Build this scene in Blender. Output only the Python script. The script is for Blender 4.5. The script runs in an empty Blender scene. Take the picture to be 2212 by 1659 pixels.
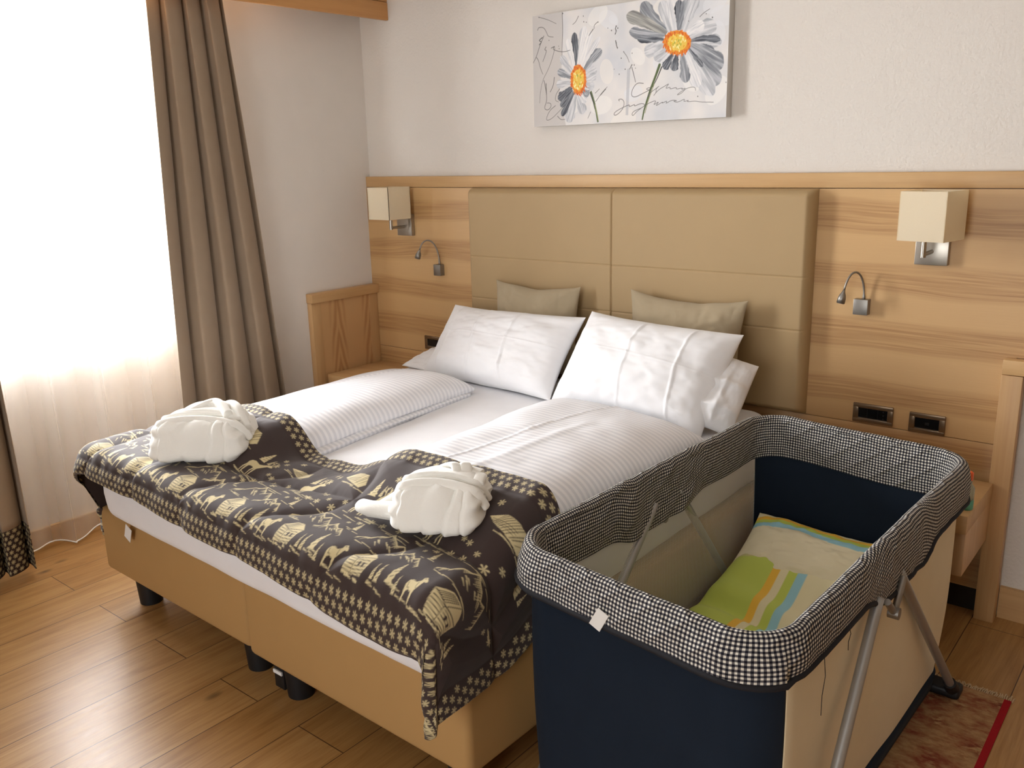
import bpy, bmesh, math, random
import numpy as np
from mathutils import Vector, Matrix, Euler

C = bpy.context
S = C.scene
COL = S.collection
R = math.radians
rng = np.random.default_rng(7)
random.seed(7)

# ------------------------------------------------------------------ camera
cam = bpy.data.objects.new('camera', bpy.data.cameras.new('camera'))
COL.objects.link(cam)
cam.location = (0, 0, 1.6)
cam.rotation_euler = (1.31755, 0.02531, 0.68317)
cam.data.sensor_width = 36
cam.data.lens = 36 * 1899.75 / 2212
cam.data.clip_start = 0.05
S.camera = cam

# ------------------------------------------------------------------ world, daylight, exposure
S.view_settings.view_transform = 'Standard'
S.view_settings.look = 'None'
S.view_settings.gamma = 1
S.view_settings.use_curve_mapping = False
S.view_settings.exposure = 0.0
W = bpy.data.worlds.new('sky'); S.world = W
W.use_nodes = True
W.node_tree.nodes['Background'].inputs[0].default_value = (0.97, 0.985, 1.0, 1)
W.node_tree.nodes['Background'].inputs[1].default_value = 5.0


def area(name, loc, rot, sx, sy, power, color, spread=180):
    l = bpy.data.lights.new(name, 'AREA')
    l.shape = 'RECTANGLE'; l.size = sx; l.size_y = sy
    l.energy = power; l.color = color; l.spread = R(spread)
    o = bpy.data.objects.new(name, l); COL.objects.link(o)
    o.location = loc; o.rotation_euler = rot
    return o


# overcast daylight falling through the window on the left
area('daylight_window', (-4.5, 1.62, 1.6), (0, R(-88), 0), 1.7, 2.0, 272, (0.985, 0.99, 1.0), 112)
# added fill light behind the camera, no such source seen
area('fill_behind_camera', (-0.6, -2.75, 1.5), (R(90), 0, 0), 1.6, 2.0, 16, (1.0, 0.98, 0.95))


# ------------------------------------------------------------------ colour and material helpers
def lin(c):
    return tuple(((v / 12.92) if v <= 0.04045 else ((v + 0.055) / 1.055) ** 2.4) for v in [x / 255 for x in c])


def lin4(c):
    return lin(c) + (1.0,)


def newmat(name):
    m = bpy.data.materials.new(name); m.use_nodes = True
    nt = m.node_tree
    return m, nt, nt.nodes['Principled BSDF']


def N(nt, t, **kw):
    n = nt.nodes.new(t)
    for k, v in kw.items():
        setattr(n, k, v)
    return n


def setin(node, nt, **kw):
    for k, v in kw.items():
        k = k.replace('_', ' ')
        if hasattr(v, 'is_output'):
            nt.links.new(v, node.inputs[k])
        else:
            node.inputs[k].default_value = v


def math_n(nt, op, a, b=None, c=None):
    n = N(nt, 'ShaderNodeMath', operation=op)
    for i, v in enumerate((a, b, c)):
        if v is None:
            continue
        if hasattr(v, 'is_output'):
            nt.links.new(v, n.inputs[i])
        else:
            n.inputs[i].default_value = v
    return n.outputs[0]


def mixc(nt, fac, a, b, mode='MIX'):
    n = N(nt, 'ShaderNodeMix', data_type='RGBA', blend_type=mode)
    for sock, v in ((n.inputs[0], fac), (n.inputs[6], a), (n.inputs[7], b)):
        if hasattr(v, 'is_output'):
            nt.links.new(v, sock)
        else:
            sock.default_value = v
    return n.outputs[2]


def ramp(nt, fac, stops):
    n = N(nt, 'ShaderNodeValToRGB')
    e = n.color_ramp.elements
    while len(e) < len(stops):
        e.new(0.5)
    for i, (p, c) in enumerate(stops):
        e[i].position = p; e[i].color = c
    nt.links.new(fac, n.inputs[0])
    return n.outputs[0]


def coords(nt, kind='Object', scale=(1, 1, 1), rot=(0, 0, 0), loc=(0, 0, 0)):
    tc = N(nt, 'ShaderNodeTexCoord')
    mp = N(nt, 'ShaderNodeMapping')
    mp.inputs['Scale'].default_value = scale
    mp.inputs['Rotation'].default_value = rot
    mp.inputs['Location'].default_value = loc
    nt.links.new(tc.outputs[kind], mp.inputs[0])
    return mp.outputs[0]


def noise(nt, vec, scale, detail=3, rough=0.5, dist=0.0):
    n = N(nt, 'ShaderNodeTexNoise')
    n.inputs['Scale'].default_value = scale
    n.inputs['Detail'].default_value = detail
    n.inputs['Roughness'].default_value = rough
    n.inputs['Distortion'].default_value = dist
    nt.links.new(vec, n.inputs['Vector'])
    return n.outputs['Fac']


def bump(nt, bsdf, height, strength=0.3, dist=0.01):
    b = N(nt, 'ShaderNodeBump')
    b.inputs['Strength'].default_value = strength
    b.inputs['Distance'].default_value = dist
    nt.links.new(height, b.inputs['Height'])
    nt.links.new(b.outputs[0], bsdf.inputs['Normal'])


def plain(name, c, rough=0.6, metal=0.0, spec=0.4, nscale=0, nstr=0.15, ndist=0.002, sheen=0.0):
    m, nt, b = newmat(name)
    v = coords(nt)
    n = noise(nt, v, 9, 2)
    c2 = tuple(x * 0.94 for x in lin(c)) + (1,)
    setin(b, nt, Base_Color=mixc(nt, n, lin4(c), c2), Roughness=rough, Metallic=metal)
    b.inputs['Specular IOR Level'].default_value = spec
    if sheen:
        b.inputs['Sheen Weight'].default_value = sheen
    if nscale:
        bump(nt, b, noise(nt, v, nscale, 3), nstr, ndist)
    return m


def wood(name, light, dark, axis, rough=0.45, grain=16, contrast=0.6, offset=(0, 0, 0)):
    """axis: the direction the grain runs (0 x, 1 y, 2 z)"""
    m, nt, b = newmat(name)
    sc = [grain] * 3; sc[axis] = 0.9
    v = coords(nt, scale=sc, loc=offset)
    sc2 = [grain * 9] * 3; sc2[axis] = 3
    v2 = coords(nt, scale=sc2)
    n1 = noise(nt, v, 1.0, 5, 0.55, 0.7)
    n2 = noise(nt, v2, 1.0, 3, 0.6)
    f = math_n(nt, 'ADD', math_n(nt, 'MULTIPLY', n1, 1 - 0.4 * contrast), math_n(nt, 'MULTIPLY', n2, 0.4 * contrast))
    setin(b, nt, Base_Color=ramp(nt, f, [(0.3, lin4(dark)), (0.62, lin4(light))]), Roughness=rough)
    bump(nt, b, n2, 0.08, 0.001)
    return m


def vcol(name, rough=0.8, sheen=0.0, weave=0, wstr=0.2, spec=0.3):
    m, nt, b = newmat(name)
    a = N(nt, 'ShaderNodeAttribute'); a.attribute_name = 'Col'
    setin(b, nt, Base_Color=a.outputs['Color'], Roughness=rough)
    b.inputs['Specular IOR Level'].default_value = spec
    if sheen:
        b.inputs['Sheen Weight'].default_value = sheen
    if weave:
        bump(nt, b, noise(nt, coords(nt), weave, 2), wstr, 0.002)
    return m


# ------------------------------------------------------------------ geometry helpers
def new_obj(name, me, mat, root=None, smooth=True):
    if mat is not None:
        me.materials.append(mat)
    if smooth:
        me.polygons.foreach_set('use_smooth', [True] * len(me.polygons))
    o = bpy.data.objects.new(name, me)
    COL.objects.link(o)
    if root is not None:
        o.parent = root
    return o


def thing(name, label, cat, loc=(0, 0, 0), rz=0.0, group=None):
    o = bpy.data.objects.new(name, None); COL.objects.link(o)
    o.empty_display_size = 0.05
    o.location = loc; o.rotation_euler = (0, 0, rz)
    o['label'] = label; o['category'] = cat
    if group:
        o['group'] = group
    return o


def tag(o, label, cat, group=None):
    o['label'] = label; o['category'] = cat
    if group:
        o['group'] = group
    return o


def struct(o):
    o['kind'] = 'structure'
    return o


class MB:
    """collects simple shapes in one mesh; coordinates are relative to the thing's base when org is given"""

    def __init__(self, org=(0, 0, 0)):
        self.bm = bmesh.new(); self.org = Vector(org)

    def box(self, x0, x1, y0, y1, z0, z1, bev=0.0, seg=2, rot=None, piv=None):
        r = bmesh.ops.create_cube(self.bm, size=1.0)
        vs = r['verts']
        for v in vs:
            v.co = Vector(((x0 + x1) / 2 + v.co.x * (x1 - x0), (y0 + y1) / 2 + v.co.y * (y1 - y0), (z0 + z1) / 2 + v.co.z * (z1 - z0)))
        if rot is not None:
            c = Vector(piv) if piv is not None else Vector(((x0 + x1) / 2, (y0 + y1) / 2, (z0 + z1) / 2))
            M = Euler(rot).to_matrix()
            for v in vs:
                v.co = c + M @ (v.co - c)
        if bev > 0:
            es = list({e for v in vs for e in v.link_edges})
            bmesh.ops.bevel(self.bm, geom=es, offset=bev, segments=seg, profile=0.5, affect='EDGES')
        return self

    def tube(self, pts, rad, n=12, caps=True):
        pts = [Vector(p) for p in pts]
        rads = rad if hasattr(rad, '__len__') else [rad] * len(pts)
        rings = []
        up = Vector((0, 0, 1))
        prev = None
        for i, p in enumerate(pts):
            t = (pts[min(i + 1, len(pts) - 1)] - pts[max(i - 1, 0)]).normalized()
            if prev is None:
                a = t.orthogonal().normalized()
            else:
                a = (prev - t * prev.dot(t)).normalized()
            prev = a
            b = t.cross(a)
            rings.append([self.bm.verts.new(p + (a * math.cos(k * 2 * math.pi / n) + b * math.sin(k * 2 * math.pi / n)) * rads[i]) for k in range(n)])
        for r0, r1 in zip(rings, rings[1:]):
            for k in range(n):
                self.bm.faces.new((r0[k], r0[(k + 1) % n], r1[(k + 1) % n], r1[k]))
        if caps:
            self.bm.faces.new(rings[0][::-1]); self.bm.faces.new(rings[-1])
        return self

    def ribbon(self, pts, nrm, w, th):
        """flat strip along pts; nrm list of normals; width w across, thickness th"""
        pts = [Vector(p) for p in pts]; rings = []
        for i, p in enumerate(pts):
            t = (pts[min(i + 1, len(pts) - 1)] - pts[max(i - 1, 0)]).normalized()
            n = Vector(nrm[i]).normalized(); s = t.cross(n).normalized()
            q = []
            for a, b in ((-0.5, 0), (-0.42, 0.8), (-0.2, 1), (0.2, 1), (0.42, 0.8), (0.5, 0), (0.4, -0.4), (-0.4, -0.4)):
                q.append(self.bm.verts.new(p + s * a * w + n * b * th))
            rings.append(q)
        k = len(rings[0])
        for r0, r1 in zip(rings, rings[1:]):
            for j in range(k):
                self.bm.faces.new((r0[j], r0[(j + 1) % k], r1[(j + 1) % k], r1[j]))
        self.bm.faces.new(rings[0][::-1]); self.bm.faces.new(rings[-1])
        return self

    def build(self, name, mat, root=None, smooth=False, auto=True):
        for v in self.bm.verts:
            v.co -= self.org
        bmesh.ops.recalc_face_normals(self.bm, faces=self.bm.faces)
        me = bpy.data.meshes.new(name)
        self.bm.to_mesh(me); self.bm.free()
        o = new_obj(name, me, mat, root, smooth or auto)
        if auto and not smooth:
            me.set_sharp_from_angle(angle=R(40))
        return o


def grid_mesh(name, P, closed_u=False, closed_v=False, uv=None, col=None, flip=False):
    """P: array (nv, nu, 3)"""
    nv, nu = P.shape[:2]
    me = bpy.data.meshes.new(name)
    idx = np.arange(nv * nu).reshape(nv, nu)
    a = idx
    iu = np.arange(nu if closed_u else nu - 1); iv = np.arange(nv if closed_v else nv - 1)
    A = a[np.ix_(iv, iu)]; B = a[np.ix_(iv, (iu + 1) % nu)]
    Cc = a[np.ix_((iv + 1) % nv, (iu + 1) % nu)]; D = a[np.ix_((iv + 1) % nv, iu)]
    F = np.stack([A, B, Cc, D], -1).reshape(-1, 4)
    if flip:
        F = F[:, ::-1]
    nf = len(F)
    me.vertices.add(nv * nu)
    me.vertices.foreach_set('co', np.ascontiguousarray(P.reshape(-1, 3), dtype=np.float32).ravel())
    me.loops.add(nf * 4); me.polygons.add(nf)
    me.loops.foreach_set('vertex_index', np.ascontiguousarray(F, dtype=np.int32).ravel())
    me.polygons.foreach_set('loop_start', np.arange(0, nf * 4, 4, dtype=np.int32))
    me.update(calc_edges=True)
    if uv is not None:
        l = me.uv_layers.new(name='UVMap')
        l.data.foreach_set('uv', np.ascontiguousarray(uv.reshape(-1, 2)[F.ravel()], dtype=np.float32).ravel())
    if col is not None:
        at = me.color_attributes.new('Col', 'FLOAT_COLOR', 'POINT')
        c4 = np.ones((nv * nu, 4), np.float32); c4[:, :3] = col.reshape(-1, 3)
        at.data.foreach_set('color', c4.ravel())
    me.validate()
    return me


def vnoise(x, y, seed=0):
    """smooth lattice noise in 0..1 (arrays)"""
    def h(i, j):
        n = (i * 374761393 + j * 668265263 + seed * 974634777) & 0xffffffff
        n = ((n ^ (n >> 13)) * 1274126177) & 0xffffffff
        return ((n ^ (n >> 16)) & 0xffff) / 65535.0
    xi = np.floor(x).astype(np.int64); yi = np.floor(y).astype(np.int64)
    fx = x - xi; fy = y - yi
    fx = fx * fx * (3 - 2 * fx); fy = fy * fy * (3 - 2 * fy)
    return (h(xi, yi) * (1 - fx) + h(xi + 1, yi) * fx) * (1 - fy) + (h(xi, yi + 1) * (1 - fx) + h(xi + 1, yi + 1) * fx) * fy


def fbm(x, y, seed=0, oct=3):
    s = 0; a = 1; t = 0
    for k in range(oct):
        s = s + a * (vnoise(x * 2 ** k, y * 2 ** k, seed + k) - 0.5); t += a; a *= 0.5
    return s / t * 2


def sstep(a, b, x):
    t = np.clip((x - a) / (b - a), 0, 1)
    return t * t * (3 - 2 * t)


class Paint:
    """a colour field over a rectangle, filled with polygons and strokes, in metres"""

    def __init__(self, w, h, res, base):
        self.nx = int(round(w / res)) + 1; self.ny = int(round(h / res)) + 1
        self.xs = np.linspace(0, w, self.nx); self.ys = np.linspace(0, h, self.ny)
        self.res = res
        self.a = np.empty((self.ny, self.nx, 3)); self.a[:] = lin(base) if max(base) > 1 else base

    def win(self, x0, x1, y0, y1):
        r = self.res * 2
        i0, i1 = np.searchsorted(self.xs, (x0 - r, x1 + r)); j0, j1 = np.searchsorted(self.ys, (y0 - r, y1 + r))
        return i0, i1, j0, j1

    def blend(self, i0, i1, j0, j1, m, c):
        c = np.asarray(c, float)
        self.a[j0:j1, i0:i1] = self.a[j0:j1, i0:i1] * (1 - m[..., None]) + c * m[..., None]

    def poly(self, pts, c, alpha=1.0):
        p = np.asarray(pts, float)
        i0, i1, j0, j1 = self.win(p[:, 0].min(), p[:, 0].max(), p[:, 1].min(), p[:, 1].max())
        if i1 <= i0 or j1 <= j0:
            return
        acc = 0
        for dx, dy in ((-.25, -.25), (.25, -.25), (-.25, .25), (.25, .25)):
            X, Y = np.meshgrid(self.xs[i0:i1] + dx * self.res, self.ys[j0:j1] + dy * self.res)
            ins = np.zeros(X.shape, bool)
            x1, y1 = p[-1]
            for x2, y2 in p:
                if y1 != y2:
                    cnd = ((y1 > Y) != (y2 > Y)) & (X < (x2 - x1) * (Y - y1) / (y2 - y1) + x1)
                    ins ^= cnd
                x1, y1 = x2, y2
            acc = acc + ins
        self.blend(i0, i1, j0, j1, acc / 4.0 * alpha, c)

    def stroke(self, pts, w, c, w2=None, alpha=1.0):
        p = np.asarray(pts, float)
        w2 = w if w2 is None else w2
        n = len(p) - 1
        i0, i1, j0, j1 = self.win(p[:, 0].min() - w, p[:, 0].max() + w, p[:, 1].min() - w, p[:, 1].max() + w)
        if i1 <= i0 or j1 <= j0:
            return
        X, Y = np.meshgrid(self.xs[i0:i1], self.ys[j0:j1])
        best = np.full(X.shape, 9.0)
        for k in range(n):
            a = p[k]; d = p[k + 1] - a; L = max(d @ d, 1e-12)
            t = np.clip(((X - a[0]) * d[0] + (Y - a[1]) * d[1]) / L, 0, 1)
            ww = w + (w2 - w) * (k + t) / n
            best = np.minimum(best, np.hypot(X - a[0] - t * d[0], Y - a[1] - t * d[1]) - ww / 2)
        m = np.clip(0.5 - best / self.res, 0, 1)
        self.blend(i0, i1, j0, j1, m * alpha, c)


# ------------------------------------------------------------------ materials
M = {}
m, nt, b = newmat('plaster')
v = coords(nt)
setin(b, nt, Base_Color=mixc(nt, noise(nt, v, 1.3, 2), lin4((226, 221, 214)), lin4((220, 214, 206))), Roughness=0.9)
h = math_n(nt, 'ADD', noise(nt, v, 95, 3), math_n(nt, 'MULTIPLY', noise(nt, v, 38, 2), 0.6))
bump(nt, b, h, 0.35, 0.006)
M['plaster'] = m
M['paint'] = plain('smooth_paint', (226, 219, 211), 0.85, nscale=60, nstr=0.05)
M['bounce_cut'] = plain('bounce_cut_wall', (166, 140, 108), 0.85, nscale=60, nstr=0.05)  # for the unseen right and front walls, darkened to cut bounce light
M['ceiling'] = plain('ceiling_paint', (232, 229, 224), 0.9)

# floor: oak boards along y, 20 cm wide
m, nt, b = newmat('oak_floor')
v = coords(nt, 'Object')
sx = N(nt, 'ShaderNodeSeparateXYZ'); nt.links.new(v, sx.inputs[0])
cx = N(nt, 'ShaderNodeCombineXYZ')
nt.links.new(math_n(nt, 'ADD', sx.outputs[1], 1.704), cx.inputs[0])
nt.links.new(math_n(nt, 'ADD', sx.outputs[0], 6.334), cx.inputs[1])
br = N(nt, 'ShaderNodeTexBrick')
br.offset = 0.37; br.offset_frequency = 2; br.squash = 1.0
nt.links.new(cx.outputs[0], br.inputs['Vector'])
setin(br, nt, Color1=lin4((186, 146, 92)), Color2=lin4((172, 130, 77)), Mortar=lin4((84, 52, 28)), Scale=1.0)
br.inputs['Mortar Size'].default_value = 0.0016
br.inputs['Mortar Smooth'].default_value = 0.2
br.inputs['Brick Width'].default_value = 4.8
br.inputs['Row Height'].default_value = 0.2
# grain shifts from board to board
wn = N(nt, 'ShaderNodeTexWhiteNoise', noise_dimensions='1D')
nt.links.new(math_n(nt, 'FLOOR', math_n(nt, 'DIVIDE', math_n(nt, 'ADD', sx.outputs[0], 6.334), 0.2)), wn.inputs['W'])
gx = N(nt, 'ShaderNodeCombineXYZ')
nt.links.new(math_n(nt, 'MULTIPLY', sx.outputs[0], 17), gx.inputs[0])
nt.links.new(math_n(nt, 'MULTIPLY', sx.outputs[1], 1.5), gx.inputs[1])
nt.links.new(math_n(nt, 'MULTIPLY', wn.outputs['Value'], 37), gx.inputs[2])
g1 = noise(nt, gx.outputs[0], 1.0, 5, 0.6, 2.2)
gx2 = N(nt, 'ShaderNodeCombineXYZ')
nt.links.new(math_n(nt, 'MULTIPLY', sx.outputs[0], 190), gx2.inputs[0])
nt.links.new(math_n(nt, 'MULTIPLY', sx.outputs[1], 5), gx2.inputs[1])
nt.links.new(math_n(nt, 'MULTIPLY', wn.outputs['Value'], 37), gx2.inputs[2])
g2 = noise(nt, gx2.outputs[0], 1.0, 3, 0.6)
c = mixc(nt, 1.0, br.outputs['Color'], ramp(nt, g1, [(0.28, lin4((222, 208, 192))), (0.6, (1, 1, 1, 1))]), 'MULTIPLY')
c = mixc(nt, 1.0, c, ramp(nt, g2, [(0.35, lin4((242, 236, 228))), (0.55, (1, 1, 1, 1))]), 'MULTIPLY')
# knots
kn = N(nt, 'ShaderNodeTexVoronoi'); kn.inputs['Scale'].default_value = 1.0
kx = N(nt, 'ShaderNodeCombineXYZ')
nt.links.new(math_n(nt, 'MULTIPLY', sx.outputs[0], 4.0), kx.inputs[0])
nt.links.new(math_n(nt, 'MULTIPLY', sx.outputs[1], 1.9), kx.inputs[1])
nt.links.new(kx.outputs[0], kn.inputs['Vector'])
kf = ramp(nt, kn.outputs['Distance'], [(0.018, (1, 1, 1, 1)), (0.075, (0, 0, 0, 1))])
c = mixc(nt, math_n(nt, 'MULTIPLY', kf, 0.75), c, lin4((58, 34, 18)))
setin(b, nt, Base_Color=c, Roughness=math_n(nt, 'ADD', 0.30, math_n(nt, 'MULTIPLY', g2, 0.12)))
b.inputs['Specular IOR Level'].default_value = 0.5
bump(nt, b, math_n(nt, 'ADD', math_n(nt, 'MULTIPLY', g2, 0.3), math_n(nt, 'MULTIPLY', br.outputs['Fac'], -1.0)), 0.25, 0.0012)
M['floor'] = m

# wall panel: veneer with figured bands about every 20 cm
m, nt, b = newmat('veneer_panel')
v = coords(nt)
sx = N(nt, 'ShaderNodeSeparateXYZ'); nt.links.new(v, sx.inputs[0])
vw = coords(nt, scale=(0.55, 1, 2.0))
warp = math_n(nt, 'MULTIPLY', math_n(nt, 'SUBTRACT', noise(nt, vw, 1.6, 2), 0.5), 0.11)
zz = math_n(nt, 'ADD', sx.outputs[2], warp)
s = math_n(nt, 'SINE', math_n(nt, 'MULTIPLY', math_n(nt, 'SUBTRACT', zz, 1.305), 2 * math.pi / 0.2))
band = ramp(nt, math_n(nt, 'MULTIPLY_ADD', s, 0.5, 0.5), [(0.34, (0, 0, 0, 1)), (0.70, (1, 1, 1, 1))])
gz = N(nt, 'ShaderNodeCombineXYZ')
nt.links.new(math_n(nt, 'MULTIPLY', sx.outputs[0], 2.2), gz.inputs[0])
nt.links.new(math_n(nt, 'MULTIPLY', zz, 120), gz.inputs[2])
g1 = noise(nt, gz.outputs[0], 1.0, 4, 0.6, 0.4)
gf = N(nt, 'ShaderNodeCombineXYZ')
nt.links.new(math_n(nt, 'MULTIPLY', sx.outputs[0], 6), gf.inputs[0])
nt.links.new(math_n(nt, 'MULTIPLY', sx.outputs[2], 330), gf.inputs[2])
g2 = noise(nt, gf.outputs[0], 1.0, 2, 0.5)
pl = mixc(nt, g2, lin4((200, 162, 112)), lin4((207, 169, 119)))
fg = ramp(nt, g1, [(0.30, lin4((164, 122, 77))), (0.62, lin4((196, 157, 107)))])
setin(b, nt, Base_Color=mixc(nt, band, pl, fg), Roughness=0.42)
bump(nt, b, g2, 0.06, 0.001)
M['panel'] = m
M['wood_x'] = wood('beech_x', (206, 169, 119), (190, 150, 101), 0)
M['wood_y'] = wood('beech_y', (204, 167, 118), (188, 147, 99), 1)
M['wood_z'] = wood('beech_z', (202, 164, 116), (184, 143, 95), 2)
M['wood_front'] = wood('beech_front', (208, 172, 128), (194, 154, 110), 2, grain=22)
M['wood_pelmet'] = wood('larch_pelmet', (206, 152, 92), (188, 132, 74), 1)
# cathedral grain of the left side board
m, nt, b = newmat('cathedral_board')
v = coords(nt)
sx = N(nt, 'ShaderNodeSeparateXYZ'); nt.links.new(v, sx.inputs[0])
wz = noise(nt, coords(nt, scale=(1, 5, 3)), 1.0, 2)
yy = math_n(nt, 'ADD', math_n(nt, 'PINGPONG', math_n(nt, 'ADD', sx.outputs[1], 0.05), 0.11), math_n(nt, 'MULTIPLY', wz, 0.07))
zz = math_n(nt, 'MULTIPLY', sx.outputs[2], 0.16)
d = math_n(nt, 'SINE', math_n(nt, 'MULTIPLY', math_n(nt, 'ADD', yy, zz), 210))
msk = ramp(nt, math_n(nt, 'PINGPONG', math_n(nt, 'ADD', sx.outputs[1], 0.05), 0.11), [(0.035, (1, 1, 1, 1)), (0.06, (0, 0, 0, 1))])
f = math_n(nt, 'MULTIPLY', math_n(nt, 'MULTIPLY_ADD', d, 0.5, 0.5), msk)
setin(b, nt, Base_Color=mixc(nt, f, lin4((204, 163, 115)), lin4((180, 135, 88))), Roughness=0.45)
M['cathedral'] = m

M['leather'] = plain('tan_leather', (176, 150, 110), 0.55, spec=0.35, nscale=420, nstr=0.12, ndist=0.001)
M['box_fabric'] = plain('tan_box_cover', (176, 139, 89), 0.75, spec=0.25, nscale=500, nstr=0.12, ndist=0.001)
M['black'] = plain('black_plastic', (22, 22, 24), 0.5)
M['dark_glass'] = plain('black_gloss', (20, 20, 22), 0.18, spec=0.5)
M['steel'] = plain('brushed_steel', (176, 170, 160), 0.35, metal=1.0)
M['nickel'] = plain('satin_nickel', (150, 146, 140), 0.42, metal=0.85)
M['bronze'] = plain('bronze_plate', (138, 118, 96), 0.35, metal=0.85)
M['white_paint'] = plain('white_lacquer', (240, 240, 238), 0.4)

m, nt, b = newmat('lamp_shade_fabric')
v = coords(nt)
setin(b, nt, Base_Color=mixc(nt, noise(nt, v, 300, 2), lin4((250, 242, 222)), lin4((246, 237, 214))), Roughness=0.85)
tr = N(nt, 'ShaderNodeBsdfTranslucent'); tr.inputs[0].default_value = lin4((246, 234, 206))
mx = N(nt, 'ShaderNodeMixShader'); mx.inputs[0].default_value = 0.45
nt.links.new(b.outputs[0], mx.inputs[1]); nt.links.new(tr.outputs[0], mx.inputs[2])
nt.links.new(mx.outputs[0], nt.nodes['Material Output'].inputs[0])
M['shade'] = m


def cloth(name, c, rough=0.9, weave=700, wstr=0.15, wr=0, c2=None, sheen=0.1):
    m, nt, b = newmat(name)
    v = coords(nt)
    base = mixc(nt, noise(nt, v, 14, 3), lin4(c), lin4(c2) if c2 else tuple(x * 0.93 for x in lin(c)) + (1,))
    setin(b, nt, Base_Color=base, Roughness=rough)
    b.inputs['Specular IOR Level'].default_value = 0.2
    b.inputs['Sheen Weight'].default_value = sheen
    h = noise(nt, v, weave, 2)
    if wr:
        h = math_n(nt, 'ADD', math_n(nt, 'MULTIPLY', h, 0.15), math_n(nt, 'MULTIPLY', noise(nt, v, wr, 4, 0.55, 0.8), 1.0))
        bump(nt, b, h, wstr, 0.012)
    else:
        bump(nt, b, h, wstr, 0.001)
    return m


M['sheet'] = cloth('white_sheet', (240, 240, 243), wr=7, wstr=0.12)
M['pillow'] = cloth('white_pillowcase', (240, 240, 242), wr=9, wstr=0.07)
M['terry'] = cloth('white_waffle_terry', (243, 242, 236), weave=420, wr=26, wstr=0.22, sheen=0.3)
M['linen'] = cloth('olive_linen', (172, 157, 131), weave=600, wr=14, wstr=0.15, c2=(162, 147, 121))
M['drape'] = cloth('taupe_drape', (160, 141, 120), weave=500, wstr=0.2, c2=(152, 133, 112))
M['navy'] = cloth('navy_canvas', (23, 34, 48), weave=600, wstr=0.2, c2=(19, 29, 42), sheen=0.02)
M['cream'] = cloth('cream_canvas', (226, 212, 178), weave=600, wstr=0.15)
M['white_tag'] = cloth('white_label', (232, 230, 226))

# damask stripes on the duvets (matt against satin, sheen partly put into the colour)
m, nt, b = newmat('striped_damask')
v = coords(nt)
sx = N(nt, 'ShaderNodeSeparateXYZ'); nt.links.new(v, sx.inputs[0])
yy = math_n(nt, 'ADD', sx.outputs[1], math_n(nt, 'MULTIPLY', noise(nt, v, 5, 2), 0.008))
st = math_n(nt, 'SINE', math_n(nt, 'MULTIPLY', yy, 2 * math.pi / 0.023))
st = ramp(nt, math_n(nt, 'MULTIPLY_ADD', st, 0.5, 0.5), [(0.42, (0, 0, 0, 1)), (0.58, (1, 1, 1, 1))])
setin(b, nt, Base_Color=mixc(nt, st, lin4((226, 227, 232)), lin4((243, 243, 246))), Roughness=mixc(nt, st, (0.5,) * 4, (0.85,) * 4))
b.inputs['Specular IOR Level'].default_value = 0.25
bump(nt, b, noise(nt, v, 9, 4, 0.55, 0.8), 0.16, 0.012)
M['damask'] = m

# sheer curtain: see-through voile
m, nt, b = newmat('white_voile')
setin(b, nt, Base_Color=lin4((240, 238, 236)), Roughness=0.9)
b.inputs['Specular IOR Level'].default_value = 0.0
tl = N(nt, 'ShaderNodeBsdfTranslucent'); tl.inputs[0].default_value = lin4((244, 243, 242))
tp = N(nt, 'ShaderNodeBsdfTransparent')
m1 = N(nt, 'ShaderNodeMixShader'); m1.inputs[0].default_value = 0.35
nt.links.new(b.outputs[0], m1.inputs[1]); nt.links.new(tl.outputs[0], m1.inputs[2])
m2 = N(nt, 'ShaderNodeMixShader')
lw = N(nt, 'ShaderNodeLayerWeight'); lw.inputs['Blend'].default_value = 0.35
nt.links.new(math_n(nt, 'MULTIPLY_ADD', lw.outputs['Facing'], -0.45, 0.78), m2.inputs[0])
nt.links.new(m1.outputs[0], m2.inputs[1]); nt.links.new(tp.outputs[0], m2.inputs[2])
nt.links.new(m2.outputs[0], nt.nodes['Material Output'].inputs[0])
M['voile'] = m
M['hem'] = cloth('voile_hem', (242, 240, 236))

m, nt, b = newmat('window_glass')
gl = N(nt, 'ShaderNodeBsdfGlossy'); gl.inputs['Roughness'].default_value = 0.02
tp = N(nt, 'ShaderNodeBsdfTransparent')
m2 = N(nt, 'ShaderNodeMixShader'); m2.inputs[0].default_value = 0.06
nt.links.new(tp.outputs[0], m2.inputs[1]); nt.links.new(gl.outputs[0], m2.inputs[2])
nt.links.new(m2.outputs[0], nt.nodes['Material Output'].inputs[0])
M['glass'] = m

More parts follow.
